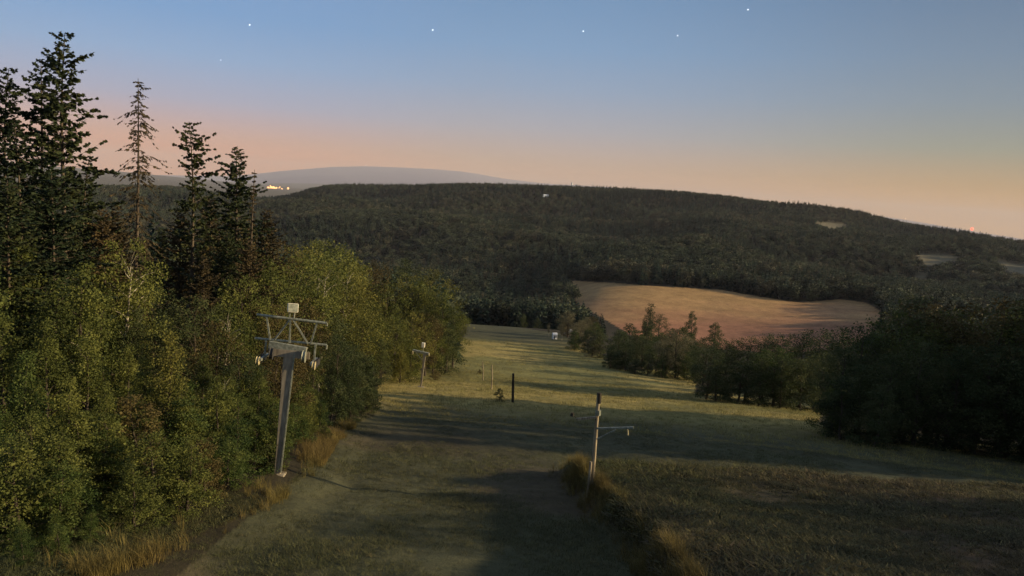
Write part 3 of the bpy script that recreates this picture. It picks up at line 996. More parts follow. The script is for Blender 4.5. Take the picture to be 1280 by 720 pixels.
tree(1245, 371, 81, 'round_b', 'rust', 'brown-topped tree with a pale stem rising from the large dark copse', wide=1.2, name='copse_tree')
tree(1048, 476, 74, 'bush_a', 'green', 'rounded bush at the left end of the large dark copse', wide=1.2, name='bush', cat='bush')
# trees of the same copse that run on beside the pasture, outside the picture
for x, y, d, sh, k in [(1420, 420, 66, 'round_a', 'dark'), (1480, 430, 70, 'round_c', 'dark')]:
    tree(x, y, d, sh, k, 'dark leafy tree within the large shadowed copse at right', 'trees of the large dark copse', wide=1.3, name='copse_tree')
for i in range(7):  # unseen trees added on the right to shade the lane and near pasture
    X, Y = 47 + 6 * (i % 2) + rnd.uniform(-2, 2), 12 + i * 3.1
    gg = gz(X, Y)
    q = project(np.array([[X, Y, gg + rnd.uniform(10.5, 12.5)]]))
    tree(float(q[0][0]), float(q[1][0]), math.hypot(X, Y), ('round_a', 'round_c')[i % 2], 'dark', 'broad dark tree out of view, added to shade the lane and near pasture', 'unseen broad trees added for shade', wide=1.3, name='shade_tree')
for i in range(16):
    X, Y = 58 + 9 * (i % 2) + rnd.uniform(-2, 2), 48 + i * 1.95
    gg = gz(X, Y)
    q = project(np.array([[X, Y, gg + rnd.uniform(19, 23)]]))
    tree(float(q[0][0]), float(q[1][0]), math.hypot(X, Y), 'spruce_dense_b', 'needle', 'tall dark spruce standing behind the large dark copse at right', 'tall spruces behind the large copse', name='spruce_tree')
tree(626, 485, 76, 'bush_b', 'dark', 'small dark bush on the meadow left of the short dark post', wide=1.0, name='bush', cat='bush', hmin=0.9)
tree(600, 463, 128, 'bush_a', 'rust', 'low brown bush beside the thin pale stakes on the meadow', wide=1.5, name='bush', cat='bush', hmin=0.8)
tree(545, 462, 112, 'bush_b', 'rust', 'low reddish bush at the foot of the wood right of the far lift tower', wide=1.6, name='bush', cat='bush', hmin=1.2)
tree(1068, 706, 23.5, 'bush_a', 'grey', 'small pale weed clump in the pasture at the bottom of the picture', wide=1.2, name='weed_clump', cat='weed', hmin=0.35)


# each of the grouped trees is told apart by its look and by the landmark beside it
MARKS = [(84, 42, 'the tallest spruce'), (160, 150, 'the slender half-bare spruce'), (238, 160, 'the ragged spruce'), (291, 190, 'the dense conical spruce'), (320, 240, 'the thin bare spruce top'),
         (347, 385, 'the near lift tower lamp'), (350, 520, 'the near lift tower mast'), (212, 412, 'the light yellow-green pointed tree'), (205, 590, 'the dark gap at the wood edge'), (0, 360, 'the middle of the left picture edge'),
         (0, 700, 'the lower left picture corner'), (403, 330, 'the straight pale birch trunk'), (528, 430, 'the far lift tower'), (582, 400, 'the far end of the wood edge'), (813, 379, 'the round dark field tree'),
         (868, 388, 'the field tree below the red soil'), (850, 413, 'the pale grey-brown hedge tree'), (693, 418, 'the tiny white hut'), (870, 470, 'the left end of the low copse'), (1048, 478, 'the rounded copse-end bush'),
         (1100, 392, 'the right end of the tan field'), (1245, 371, 'the brown-topped copse tree'), (1280, 500, 'the right picture edge'), (1000, 430, 'the middle of the low copse'), (1150, 368, 'the highest point of the big copse')]
KW = {'olive': 'olive', 'green': 'green', 'rust': 'rusty', 'gold': 'yellowish', 'dark': 'dark', 'grey': 'pale', 'needle': 'dark', 'dry': 'brownish'}
SW = {'cone': 'pointed tree', 'roun': 'round-crowned tree', 'bush': 'bushy tree', 'birc': 'slim tree', 'spru': 'spruce'}
made = {}
for e, x, y, d, sh, k, nm in TREES:
    if x > 1330:
        continue
    lx, ly, lt = min(MARKS, key=lambda m: (m[0] - x) ** 2 + ((m[1] - y) * 1.2) ** 2)
    dx_, dy_ = x - lx, y - ly
    far_ = 'just ' if math.hypot(dx_, dy_) < 45 else ''
    if abs(dx_) > 2 * abs(dy_):
        w = 'right of' if dx_ > 0 else 'left of'
    elif abs(dy_) > 2 * abs(dx_):
        w = 'below' if dy_ > 0 else 'above'
    else:
        w = ('below-' if dy_ > 0 else 'above-') + ('right of' if dx_ > 0 else 'left of')
    made.setdefault('%s %s %s%s %s' % (KW[k], SW[sh[:4]], far_, w, lt), []).append((d, y, e))
for lb, es in made.items():
    es.sort(key=lambda q: q[1])
    for i, (d, y, e) in enumerate(es):
        e['label'] = lb if len(es) == 1 else lb + (', the upper one', ', the lower one')[i] if len(es) == 2 else lb + ', %s from the top' % ('first', 'second', 'third', 'fourth', 'fifth', 'sixth')[min(i, 5)]

# ------------------------------------------------------------------ scattered masses through geometry nodes
def far_proto(seed, conifer=False):
    ns = np.random.RandomState(seed)
    if conifer:
        n = 260
        t = ns.random_sample(n) ** 1.3
        a = ns.uniform(0, 6.28, n)
        rr = 2.3 * (1 - t) + 0.15
        P = np.stack([np.cos(a) * rr * 0.3, np.sin(a) * rr * 0.3, 1.0 + t * 11.3], 1)
        D = unit(np.stack([np.cos(a), np.sin(a), np.full(n, -0.35) + ns.normal(size=n) * .2], 1))
        L = rr * ns.uniform(0.8, 1.2, n)
        U = unit(np.cross(D, ns.normal(size=(n, 3))))
        V = kites(P, D, U, L, L * 0.45 + 0.2)
        tone = np.clip(0.4 + 0.2 * ns.normal(size=n), 0, 1)
    else:
        n, c = 420, 16
        cs = np.stack([ns.normal(size=c) * 1.5, ns.normal(size=c) * 1.5, ns.uniform(3.2, 9.6, c)], 1)
        idx = ns.randint(0, c, n)
        dirs = unit(ns.normal(size=(n, 3)))
        P = cs[idx] + dirs * (ns.uniform(0.5, 1.6, n))[:, None]
        D = unit(dirs + ns.normal(size=(n, 3)) * 0.6)
        U = unit(np.cross(D, ns.normal(size=(n, 3))))
        L = ns.uniform(0.6, 1.2, n)
        V = kites(P, D, U, L, L * 0.8)
        tone = np.clip(0.5 + 0.22 * ns.normal(size=c)[idx] + 0.12 * ns.normal(size=n), 0, 1)
    # a stem under the crown
    s = 0.16
    st = np.array([[-s, 0, -1], [s, 0, -1], [s * .5, 0, 6], [-s * .5, 0, 6], [0, -s, -1], [0, s, -1], [0, s * .5, 6], [0, -s * .5, 6]])
    V = np.concatenate([V, st])
    tone = np.concatenate([np.repeat(tone, 4), np.full(8, 0.6)])
    me = mesh_np('far_tree_shape', V, np.arange(len(V)), 4, far_leaf, tone)
    return bpy.data.objects.new('far_tree_shape', me)


def tuft_proto(seed, n, h, spread, lean, w, curl=0.5, leafy=False):
    ns = np.random.RandomState(seed)
    V, T = [], []
    for i in range(n):
        a = ns.uniform(0, 6.28)
        r0 = spread * math.sqrt(ns.random_sample())
        b = np.array([math.cos(a) * r0, math.sin(a) * r0, -0.03])
        a2 = a + ns.normal() * 0.9
        ll = h * ns.uniform(0.55, 1.15)
        o = lean * ns.uniform(0.3, 1.3)
        d = np.array([math.cos(a2), math.sin(a2), 0])
        sd = np.array([-math.sin(a2), math.cos(a2), 0]) * w * 0.5
        m = b + d * ll * o * 0.4 + np.array([0, 0, ll * 0.6])
        t = b + d * ll * o * (1 + curl) + np.array([0, 0, ll * (1.0 - curl * o * 0.5)])
        if leafy:
            V += [b + d * .02, m + sd * 2.2, t, m - sd * 2.2]
        else:
            V += [b - sd, b + sd, m + sd * .8, m - sd * .8, m - sd * .8, m + sd * .8, t + sd * .15, t - sd * .15]
        k = 4 if leafy else 8
        T += [np.clip(0.5 + 0.25 * ns.normal(), 0, 1)] * k
    me = mesh_np('tuft_shape', np.array(V), np.arange(len(V)), 4, grass_m, T)
    return bpy.data.objects.new('tuft_shape', me)


def scatter(name, pts, rot, scl, idx, tint, protos, label, kind='stuff'):
    me = bpy.data.meshes.new(name)
    n = len(pts)
    me.vertices.add(n)
    me.vertices.foreach_set('co', np.asarray(pts, np.float32).ravel())
    for nm, ty, val, key in (('rot', 'FLOAT_VECTOR', rot, 'vector'), ('scl', 'FLOAT_VECTOR', scl, 'vector'), ('pick', 'INT', idx, 'value'), ('tint', 'FLOAT_COLOR', np.column_stack([tint, np.ones(n)]), 'color')):
        a = me.attributes.new(nm, ty, 'POINT')
        a.data.foreach_set(key, np.asarray(val, np.int32 if ty == 'INT' else np.float32).ravel())
    o = link(name, me)
    g = bpy.data.node_groups.new(name + '_scatter', 'GeometryNodeTree')
    g.interface.new_socket('Geometry', in_out='INPUT', socket_type='NodeSocketGeometry')
    g.interface.new_socket('Geometry', in_out='OUTPUT', socket_type='NodeSocketGeometry')
    gi, go = g.nodes.new('NodeGroupInput'), g.nodes.new('NodeGroupOutput')
    m2p = g.nodes.new('GeometryNodeMeshToPoints')
    iop = g.nodes.new('GeometryNodeInstanceOnPoints')
    jn = g.nodes.new('GeometryNodeJoinGeometry')
    g.links.new(gi.outputs[0], m2p.inputs[0])
    g.links.new(m2p.outputs[0], iop.inputs['Points'])
    for p in reversed(protos):
        oi = g.nodes.new('GeometryNodeObjectInfo')
        oi.inputs['Object'].default_value = p
        oi.inputs['As Instance'].default_value = True
        g.links.new(oi.outputs['Geometry'], jn.inputs[0])
    g.links.new(jn.outputs[0], iop.inputs['Instance'])
    iop.inputs['Pick Instance'].default_value = True

    def named(nm, ty):
        a = g.nodes.new('GeometryNodeInputNamedAttribute')
        a.data_type = ty
        a.inputs[0].default_value = nm
        return [s for s in a.outputs if s.enabled and s.name == 'Attribute'][0]
    g.links.new(named('pick', 'INT'), iop.inputs['Instance Index'])
    e2r = g.nodes.new('FunctionNodeEulerToRotation')
    g.links.new(named('rot', 'FLOAT_VECTOR'), e2r.inputs[0])
    g.links.new(e2r.outputs[0], iop.inputs['Rotation'])
    g.links.new(named('scl', 'FLOAT_VECTOR'), iop.inputs['Scale'])
    g.links.new(iop.outputs[0], go.inputs[0])
    md = o.modifiers.new('scatter', 'NODES')
    md.node_group = g
    return tag(o, label, None, None, kind)


# far woods
ns = np.random.RandomState(5)
cand = []
for d0, d1, sp in ((120, 430, 6.0), (430, 900, 6.5), (900, 1500, 8.0), (1500, 2500, 10.0)):
    area = math.radians(96) / 2 * (d1 ** 2 - d0 ** 2)
    n = int(area / sp ** 2)
    dd = np.sqrt(ns.uniform(d0 ** 2, d1 ** 2, n))
    aa = np.radians(ns.uniform(-48, 48, n))
    cand.append(np.stack([dd * np.sin(aa), dd * np.cos(aa)], 1))
cand = np.concatenate(cand)
fd = np.hypot(cand[:, 0], cand[:, 1])
fz = ground_z(cand[:, 0], cand[:, 1])
fh = ns.uniform(0.75, 1.35, len(cand)) * np.where(fd > 1800, 0.95, 1.1)
fx, fy, _ = project(np.column_stack([cand, fz]))
tx_, ty_, _ = project(np.column_stack([cand, fz + 11 * fh]))
ok = ~(inpoly(fx, fy, MEADOW) & (fd < 330))
ok &= ~(inpoly(fx, fy, FIELD) & (fd > 300) & (fd < 760))
low = (fd < 560)
topin = inpoly(tx_, ty_, FIELD) | inpoly(tx_, ty_ + 8, MEADOW)
ok &= ~(low & topin)
ok &= ~((fd < 330) & (fx > 560) & (fx < 760) & (fy > 395))
ok &= ~((fd < 300) & (fx > 740) & (fx < 1130) & (ty_ < 440) & (fd > 130))
ok &= ~((fd < 140) & (fx > 560))
# keep the meadow's own rim clear of the crowns behind it
for cl in CLEAR:
    cc = np.array(cl).mean(0)
    ok &= ~(inpoly(tx_, ty_ + 2, cl) & (fd > 600)) | (fd < 600)
ok &= (fd < 2420 + 60 * vnoise(cand[:, 0], cand[:, 1], 200, 31))
cand, fz, fd, fh, fx = cand[ok], fz[ok], fd[ok], fh[ok], fx[ok]
n = len(cand)
sp_noise = vnoise(cand[:, 0], cand[:, 1], 140, 21) + 0.6 * vnoise(cand[:, 0], cand[:, 1], 45, 22)
conif = (sp_noise + 0.5 * ns.normal(size=n)) > 0.15
pick = np.where(conif, ns.randint(0, 2, n), 2 + ns.randint(0, 3, n))
base_c = np.where(conif[:, None], np.array([0.030, 0.042, 0.026]), np.array([0.050, 0.056, 0.030]))
warm = sstep(0.0, 0.8, vnoise(cand[:, 0], cand[:, 1], 90, 23) + 0.5 * ns.normal(size=n))[:, None]
base_c = base_c * (1 - warm) + np.where(conif[:, None], np.array([0.036, 0.044, 0.026]), np.array([0.072, 0.062, 0.034])) * warm
base_c = base_c * ns.uniform(0.55, 1.5, (n, 1)) * np.array([0.95, 1.05, 1.15])
rot = np.column_stack([ns.normal(size=n) * 0.03, ns.normal(size=n) * 0.03, ns.uniform(0, 6.28, n)])
sx = fh * ns.uniform(0.85, 1.4, n)
scl = np.column_stack([sx, sx, fh * np.where(conif, 1.12, 1.0)])
scatter('far_woods', np.column_stack([cand, fz]), rot, scl, pick, base_c,
        [far_proto(1, True), far_proto(2, True), far_proto(3), far_proto(4), far_proto(5)],
        'dark mixed woodland covering the hills and the valley')
print('far trees', n)

# grass: pasture, lane and meadow tufts
gt = [tuft_proto(1, 18, 0.13, 0.22, 0.7, 0.010), tuft_proto(2, 18, 0.22, 0.22, 0.7, 0.011), tuft_proto(3, 14, 0.17, 0.24, 0.9, 0.022, 0.4, True), tuft_proto(4, 26, 0.95, 0.22, 0.30, 0.012), tuft_proto(5, 18, 0.75, 0.20, 0.45, 0.014)]


def ring(n, d0, d1, a0=-40, a1=40):
    dd = np.sqrt(ns.uniform(d0 ** 2, d1 ** 2, n))
    aa = np.radians(ns.uniform(a0, a1, n))
    return dd * np.sin(aa), dd * np.cos(aa)


gx, gy = [], []
for n_, d0, d1 in ((34000, 16, 34), (34000, 34, 62), (26000, 62, 130), (9000, 130, 230)):
    a, b = ring(n_, d0, d1)
    gx.append(a)
    gy.append(b)
gx, gy = np.concatenate(gx), np.concatenate(gy)
dg = np.hypot(gx, gy)
zg = ground_z(gx, gy)
qx, qy, _ = project(np.column_stack([gx, gy, zg]))
bm = bank_mask(gx, gy)
lft = gx < ledge_x(gy)
keep = (inpoly(qx, qy, MEADOW) | (dg < 30)) 
patch = vnoise(gx, gy, 4.5, 41) + 0.6 * vnoise(gx, gy, 1.7, 42)
lane = (bm < 0.4) & ~lft
keep &= ~(lane & (dg < 60) & (patch + 0.5 * ns.normal(size=len(gx)) < -0.35))
keep &= ~((bm > 0.5) & (patch + 0.4 * ns.normal(size=len(gx)) < -0.95))
gx, gy, zg, dg, bm, lft, lane, patch = (a[keep] for a in (gx, gy, zg, dg, bm, lft, lane, patch))
n = len(gx)
pick = np.where(bm > 0.5, np.where(ns.random_sample(n) < 0.45, 2, 1), 0)
pick = np.where(lft & (dg < 60), np.where(ns.random_sample(n) < 0.3, 2, 1), pick)
s = ns.uniform(0.7, 1.4, n) * np.where(dg > 62, 1.5, 1.0) * np.where(dg > 130, 1.6, 1.0)
s = s * (1 + 0.35 * np.clip(patch, -1, 1)) * np.where(lane & (dg < 62), 0.75, 1.0)
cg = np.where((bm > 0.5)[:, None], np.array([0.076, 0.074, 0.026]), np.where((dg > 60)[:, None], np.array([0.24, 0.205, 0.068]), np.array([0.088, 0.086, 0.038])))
grn = sstep(-0.2, 0.6, vnoise(gx, gy, 8, 43) + 0.3 * ns.normal(size=n))[:, None]
brn = sstep(0, 18, gx - bank_x(gy) + 0.7 * (38 - gy) + 3 * ns.normal(size=n))[:, None] * (bm > 0.5)[:, None]
cg = cg * (1 - brn * 0.85) + np.array([0.092, 0.068, 0.040]) * brn * 0.85
cg = cg * (1 - grn * 0.35) + np.array([0.075, 0.092, 0.028]) * grn * 0.35
cg = cg * ns.uniform(0.7, 1.35, (n, 1))
straw = ns.random_sample(n) < 0.03
cg[straw] = np.array([0.16, 0.13, 0.06])
rot = np.column_stack([ns.normal(size=(n, 2)) * 0.12, ns.uniform(0, 6.28, n)])
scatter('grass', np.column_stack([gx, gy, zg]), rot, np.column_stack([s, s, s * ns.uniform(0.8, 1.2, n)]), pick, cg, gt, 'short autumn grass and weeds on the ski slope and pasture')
print('grass', n)

# tall straw-coloured grass on the bank and along the wood edge
tg = []
Yb = ns.uniform(18, 41, 2600)
off = np.abs(ns.normal(size=2600)) * -0.45 + 0.2
keepb = (vnoise(Yb, Yb * 0, 1.6, 51) + 0.5 * ns.normal(size=2600) + 0.25 * ((Yb > 29) & (Yb < 38)) + 0.5 * (Yb < 25) + 0.2 * ((Yb > 31) & (Yb < 37)) > 0.78)
tg.append(np.column_stack([bank_x(Yb) + off, Yb])[keepb])
Yl = ns.uniform(18, 52, 2600)
offl = -np.abs(ns.normal(size=2600)) * 0.6 + 0.5
keepl = (vnoise(Yl, Yl * 0, 2.2, 52) + 0.35 * ns.normal(size=2600) + 0.7 * ((Yl > 36) & (Yl < 41)) > 0.5)
tg.append(np.column_stack([ledge_x(Yl) + offl, Yl])[keepl])
Yw = ns.uniform(90, 135, 500)
tg = np.concatenate(tg)
n = len(tg)
tz = ground_z(tg[:, 0], tg[:, 1])
gold = np.array([0.170, 0.135, 0.042]) * ns.uniform(0.55, 1.35, (n, 1))
orange = np.array([0.165, 0.108, 0.040])
om = (sstep(-.2, .6, vnoise(tg[:, 0], tg[:, 1], 3.0, 53)))[:, None]
gold = gold * (1 - om * 0.5) + orange * om * 0.5
s = ns.uniform(0.3, 0.85, n)
scatter('tall_grass', np.column_stack([tg, tz]), np.column_stack([ns.normal(size=(n, 2)) * 0.15, ns.uniform(0, 6.28, n)]), np.column_stack([s, s, s]),
        3 + ns.randint(0, 2, n), gold, gt, 'tall golden dead grass along the bank and the wood edge')


# ------------------------------------------------------------------ lift towers, poles
def at_px(x, y, d):
    v = pdir(x, y)
    v = v / math.hypot(v[0], v[1])
    return Vector((v[0] * d, v[1] * d, v[2] * d))


def lift_tower(base_px, head_px, scale, label):
    b = on_ground(*base_px)
    b = Vector(b)
    d = math.hypot(b.x, b.y)
    head = at_px(head_px[0], head_px[1], d + 0.4)
    up = (head - b).normalized()
    yv = Vector((b.x * 0.35, b.y, 0)).normalized()          # down the lift line
    xv = yv.cross(up).normalized()
    yv = up.cross(xv).normalized()
    H = (head - b).length / scale                            # height of the head in local units
    e = empty('lift_tower', b, label, 'lift tower')
    m = Matrix((xv, yv, up)).transposed().to_4x4()
    m.translation = b
    e.matrix_world = m @ Matrix.Scale(scale, 4)
    MB().bar((0, 0, -0.9), (0, 0, 0.02), 0.7, 0.7).build('footing', mast_m, e, bevel=0.04)
    MB().bar((0, 0, 0.0), (0, 0, H), 0.27, 0.30, 0.46, 0.42, up=(0, 1, 0)).build('mast', mast_m, e, bevel=0.02)
    f = MB()
    for sx in (1,):
        f.bar((sx * 0.165, -0.16, 0.1), (sx * 0.26, -0.22, H), 0.06, 0.06, up=(0, 1, 0))
    f.build('mast_flange', galv_m, e)
    MB().bar((-0.95, 0, H + 0.30), (0.75, 0, H + 0.12), 0.34, 0.22, 0.40, 0.26, up=(0, 1, 0)).build('cross_beam', galv_m, e, bevel=0.02)
    MB().tube([(-1.65, 0.15, H + 0.50), (1.62, 0.15, H + 0.50)], 0.055, 8).tube([(1.62, 0.15, H + 0.5), (1.62, 0.15, H + 0.3)], 0.04, 6).build('cable_arm', galv_m, e)
    MB().bar((-0.9, -0.2, H - 0.02), (0.95, -0.2, H - 0.02), 0.34, 0.05, up=(0, 1, 0)).build('work_platform', mast_m, e)
    MB().tube([(-1.62, -0.05, H + 1.62), (1.55, -0.05, H + 1.54)], 0.062, 8).tube([(1.55, -0.05, H + 1.54), (1.55, -0.05, H + 1.42)], 0.05, 6).build('upper_rail', galv_m, e)
    for a, c in (((-1.17, -.05, H + 1.56), (-0.93, 0.05, H + 0.5)), ((1.1, -.05, H + 1.5), (0.9, 0.05, H + 0.5)), ((-0.12, -.05, H + 1.55), (-0.75, 0.05, H + 0.52)),
                 ((0.02, -.05, H + 1.55), (0.78, 0.05, H + 0.5)), ((-0.1, -.05, H + 1.55), (-0.06, 0.05, H + 0.45))):
        MB().bar(a, c, 0.075, 0.075).build('strut', galv_m, e)
    # sheave assemblies on both sides
    for sx in (-1, 1):
        h = MB()
        h.bar((sx * 1.12, 0.1, H + 0.5), (sx * 1.12, 0.1, H - 0.25), 0.08, 0.08)
        h.bar((sx * 1.12, -0.75, H - 0.32), (sx * 1.12, 0.85, H - 0.30), 0.10, 0.12)
        h.build('sheave_hanger', galv_m, e)
        for k, yy in enumerate((-0.65, -0.22, 0.22, 0.65)):
            w = MB()
            xx = sx * 1.12 + sx * 0.12
            w.tube([(xx - 0.06, yy, H - 0.38), (xx - 0.03, yy, H - 0.38), (xx + 0.03, yy, H - 0.38), (xx + 0.06, yy, H - 0.38)], [0.20, 0.16, 0.16, 0.20], 16)
            w.build('sheave', sheave_m if k == 0 else rubber_m, e, bevel=0.0)
        w = MB()
        xx = sx * 0.72
        w.tube([(xx - 0.07, -0.35, H - 0.05), (xx - .03, -0.35, H - 0.05), (xx + .03, -0.35, H - 0.05), (xx + 0.07, -0.35, H - 0.05)], [0.29, 0.24, 0.24, 0.29], 18)
        w.build('guide_wheel', rubber_m if sx < 0 else galv_m, e)
    # lamp head on two stubs
    st = MB()
    st.tube([(-0.16, -0.05, H + 1.58), (-0.16, -0.05, H + 1.95)], 0.035, 6).tube([(0.04, -0.05, H + 1.58), (0.06, -0.05, H + 2.05)], 0.035, 6)
    st.build('lamp_stem', galv_m, e)
    lampo = MB().bar((-0.16, 0.14, H + 2.02), (0.0, -0.26, H + 2.12), 0.30, 0.26, 0.52, 0.44).build('lamp_head', cream_m, e, bevel=0.05)
    g = MB().bar((0.002, -0.266, H + 2.121), (0.006, -0.276, H + 2.123), 0.44, 0.36)
    g.build('lamp_glass', galv_m, lampo)
    return e, H


lift_tower((347, 592), (362, 441), 1.0, 'near ski lift tower with tall tapering mast, wheel cross-arm and cream lamp on top')


def small_tower(base_px, head_px, label):
    b = Vector(on_ground(*base_px))
    d = math.hypot(b.x, b.y)
    head = at_px(head_px[0], head_px[1], d)
    up = (head - b).normalized()
    xv = Vector((0, 1, 0)).cross(up).normalized()
    yv = up.cross(xv).normalized()
    H = (head - b).length
    e = empty('lift_tower', b, label, 'lift tower')
    m = Matrix((xv, yv, up)).transposed().to_4x4()
    m.translation = b
    e.matrix_world = m
    MB().bar((0, 0, -0.9), (0, 0, 0.05), 0.8, 0.8).build('footing', mast_m, e, bevel=0.04)
    MB().bar((0, 0, 0.1), (0, 0, H), 0.22, 0.24, 0.34, 0.30, up=(0, 1, 0)).build('mast', mast_m, e, bevel=0.02)
    MB().bar((-1.55, 0, H + 0.12), (0.55, 0, H - 0.08), 0.28, 0.30, up=(0, 1, 0)).build('cross_beam', galv_m, e, bevel=0.02)
    MB().bar((-1.2, 0, H - 0.05), (-0.2, 0, H - 1.0), 0.09, 0.09).build('strut', galv_m, e)
    for sx in (-1.5, 0.55):
        MB().tube([(sx - .06, -0.1, H - 0.15), (sx + .06, -0.1, H - 0.15)], 0.24, 14).build('sheave', sheave_m, e)
    MB().tube([(-0.25, 0, H + 0.1), (-0.3, 0, H + 0.75)], 0.05, 6).build('lamp_stem', galv_m, e)
    MB().bar((-0.3, 0.25, H + 0.95), (-0.3, -0.3, H + 1.0), 0.42, 0.6).build('lamp_head', cream_m, e, bevel=0.05)


small_tower((526, 484), (531, 441), 'far ski lift tower with short cross-arm beside the wood edge, pale lamp on top')

# wooden pole with arms on the bank
b = Vector(on_ground(739, 614))
d = math.hypot(b.x, b.y)
P = lambda x, y, dd=0: tuple(at_px(x, y, d + dd) - b)
e = empty('wooden_pole', b, 'leaning weathered wooden pole with a side arm on the grassy bank', 'pole')
MB().tube([P(738, 626), P(741, 590), P(744.5, 545), P(748.3, 493)], [0.105, 0.10, 0.092, 0.082], 10).build('pole_shaft', wood_m, e)
MB().tube([P(734.5, 622, -.15), P(736.5, 600, -.15), P(738.5, 577, -.12)], [0.075, 0.07, 0.065], 8).build('stub_post', wood_m, e)
MB().tube([P(747.4, 519), P(747.7, 512.5)], 0.13, 10).build('clamp', galv_m, e)
MB().tube([P(748.6, 504), P(749.2, 491)], 0.105, 10).build('pole_cap', dark_wood, e)
arm = MB().bar(P(746, 535.5, -.1), P(792, 534.5, -.1), 0.085, 0.085).build('side_arm', galv_m, e, bevel=0.01)
MB().bar(P(746, 549, -.1), P(770, 537, -.1), 0.05, 0.05).build('arm_brace', galv_m, e)
MB().tube([P(784.6, 537, -.1), P(784.6, 544, -.1)], [0.035, 0.045], 8).build('insulator', sheave_m, e)
MB().bar(P(746, 521.5, -.1), P(720.5, 524, -.1), 0.11, 0.10).build('short_arm', wood_m, e)
MB().tube([P(715, 520, .1), P(715.8, 516, .1)], [0.10, 0.07], 8).tube([P(716, 519, .1), P(721.5, 523, .1)], 0.02, 5).build('hook', dark_wood, e)

b = Vector(on_ground(641, 503))
d = math.hypot(b.x, b.y)
e = empty('wooden_post', b, 'short dark upright wooden post alone on the meadow', 'post')
MB().tube([P(640.8, 507), P(641.2, 485), P(641.5, 468)], [0.16, 0.15, 0.13], 8).build('post_shaft', dark_wood, e)
MB().tube([P(641.5, 468.2), P(641.5, 466.8)], [0.15, 0.12], 8).build('post_cap', dark_wood, e)
for i, (bx, by, tx, ty, lab) in enumerate([(603.5, 476, 603, 452, 'thin pale stake by the low brown bush, the taller of two'), (614, 487, 615, 456, 'thin pale crooked stake nearer the short dark post')]):
    b = Vector(on_ground(bx, by))
    d = math.hypot(b.x, b.y)
    m = MB()
    m.tube([P(bx, by + 3), P((bx + tx) / 2 + 0.8, (by + ty) / 2), P(tx, ty)], [0.09, 0.08, 0.06], 6)
    m.tube([P(tx + .3, ty + 8), P(tx - 3, ty + 5)], [0.05, 0.03], 5)
    o = m.build('stake', wood_m, None)
    o.location = b
    tag(o, lab, 'stake')


# ------------------------------------------------------------------ little farm things beyond the meadow
def hut(px_, w, dd, h, label, roofh=0.8, name='white_hut', rng=4000, lift=0.0, roofmat=None):
    g = on_ground(px_[0], px_[1], rng)
    e = empty(name, (g[0], g[1], g[2] + lift), label, 'building')
    a = -math.atan2(g[0], g[1])
    e.rotation_euler = (0, 0, a + 0.3)
    MB().bar((0, 0, -1.0), (0, 0, h), w, dd, up=(0, 1, 0)).build('wall', white_m, e)
    r_ = MB()
    hw, hd = w / 2 + 0.15, dd / 2 + 0.15
    r_.v = [Vector(p) for p in ((-hw, -hd, h), (hw, -hd, h), (hw, hd, h), (-hw, hd, h), (-hw, 0, h + roofh), (hw, 0, h + roofh))]
    r_.f = [(0, 1, 5, 4), (2, 3, 4, 5), (0, 4, 3), (1, 2, 5), (0, 3, 2, 1)]
    r_.build('roof', roofmat or roof_m, e)
    MB().bar((-w * .2, -dd / 2 - 0.02, 0), (-w * .2, -dd / 2 - 0.02, min(2, h * .8)), w * 0.22, 0.05, up=(0, 1, 0)).build('door', wall_dark, e)
    MB().bar((w * .2, -dd / 2 - 0.02, h * .4), (w * .2, -dd / 2 - 0.02, h * .75), w * 0.22, 0.05, up=(0, 1, 0)).build('window', wall_dark, e)
    return e


hut((693, 424), 1.4, 1.6, 1.7, 'tiny white gabled hut at the far end of the meadow', 0.6)
for i, (x, y) in enumerate([(711, 417), (713.5, 414.5), (720.5, 416)]):
    g = on_ground(x, y)
    s = g / np.linalg.norm(g)
    w = MB()
    ww = (1.1, 0.7, 1.2)[i]
    w.tube([(-ww / 2 - .05, 0, .5), (-ww / 2, 0, .5), (ww / 2, 0, .5), (ww / 2 + .05, 0, .5)], [0.42, 0.5, 0.5, 0.42], 16)
    o = w.build('white_bale', white_m, None, smooth=False)
    o.location = g
    o.rotation_euler = (0, 0, 0.3 * i)
    tag(o, ['left one of the white wrapped bales beneath the pale trees', 'small white bale just behind the left bale', 'white wrapped bale apart from the others, to their right'][i], 'bale')
hut((682, 249), 13, 9, 3.5, 'small pale farm building below the ridge of the far wooded hill', 2.5, 'far_building', 3500, 6)
for i, (x, yb, yt, lab) in enumerate([(714.5, 236, 228, 'taller white tower on the skyline of the wooded hill'), (719.5, 237, 230.5, 'shorter white tower on the skyline, right of the taller one')]):
    dd = 2280
    bt = at_px(x, yb, dd)
    g = gz(bt.x, bt.y)
    tp = at_px(x, yt, dd).z - g
    e = empty('white_tower', (bt.x, bt.y, g), lab, 'tower')
    MB().tube([(0, 0, -2), (0, 0, tp - 3), (0, 0, tp - 2.6)], [2.6, 2.4, 3.1], 12).build('tower_shaft', white_m, e)
    MB().tube([(0, 0, tp - 2.6), (0, 0, tp - 0.6), (0, 0, tp)], [3.1, 3.1, 0.6], 12).build('tower_head', roof_m, e)
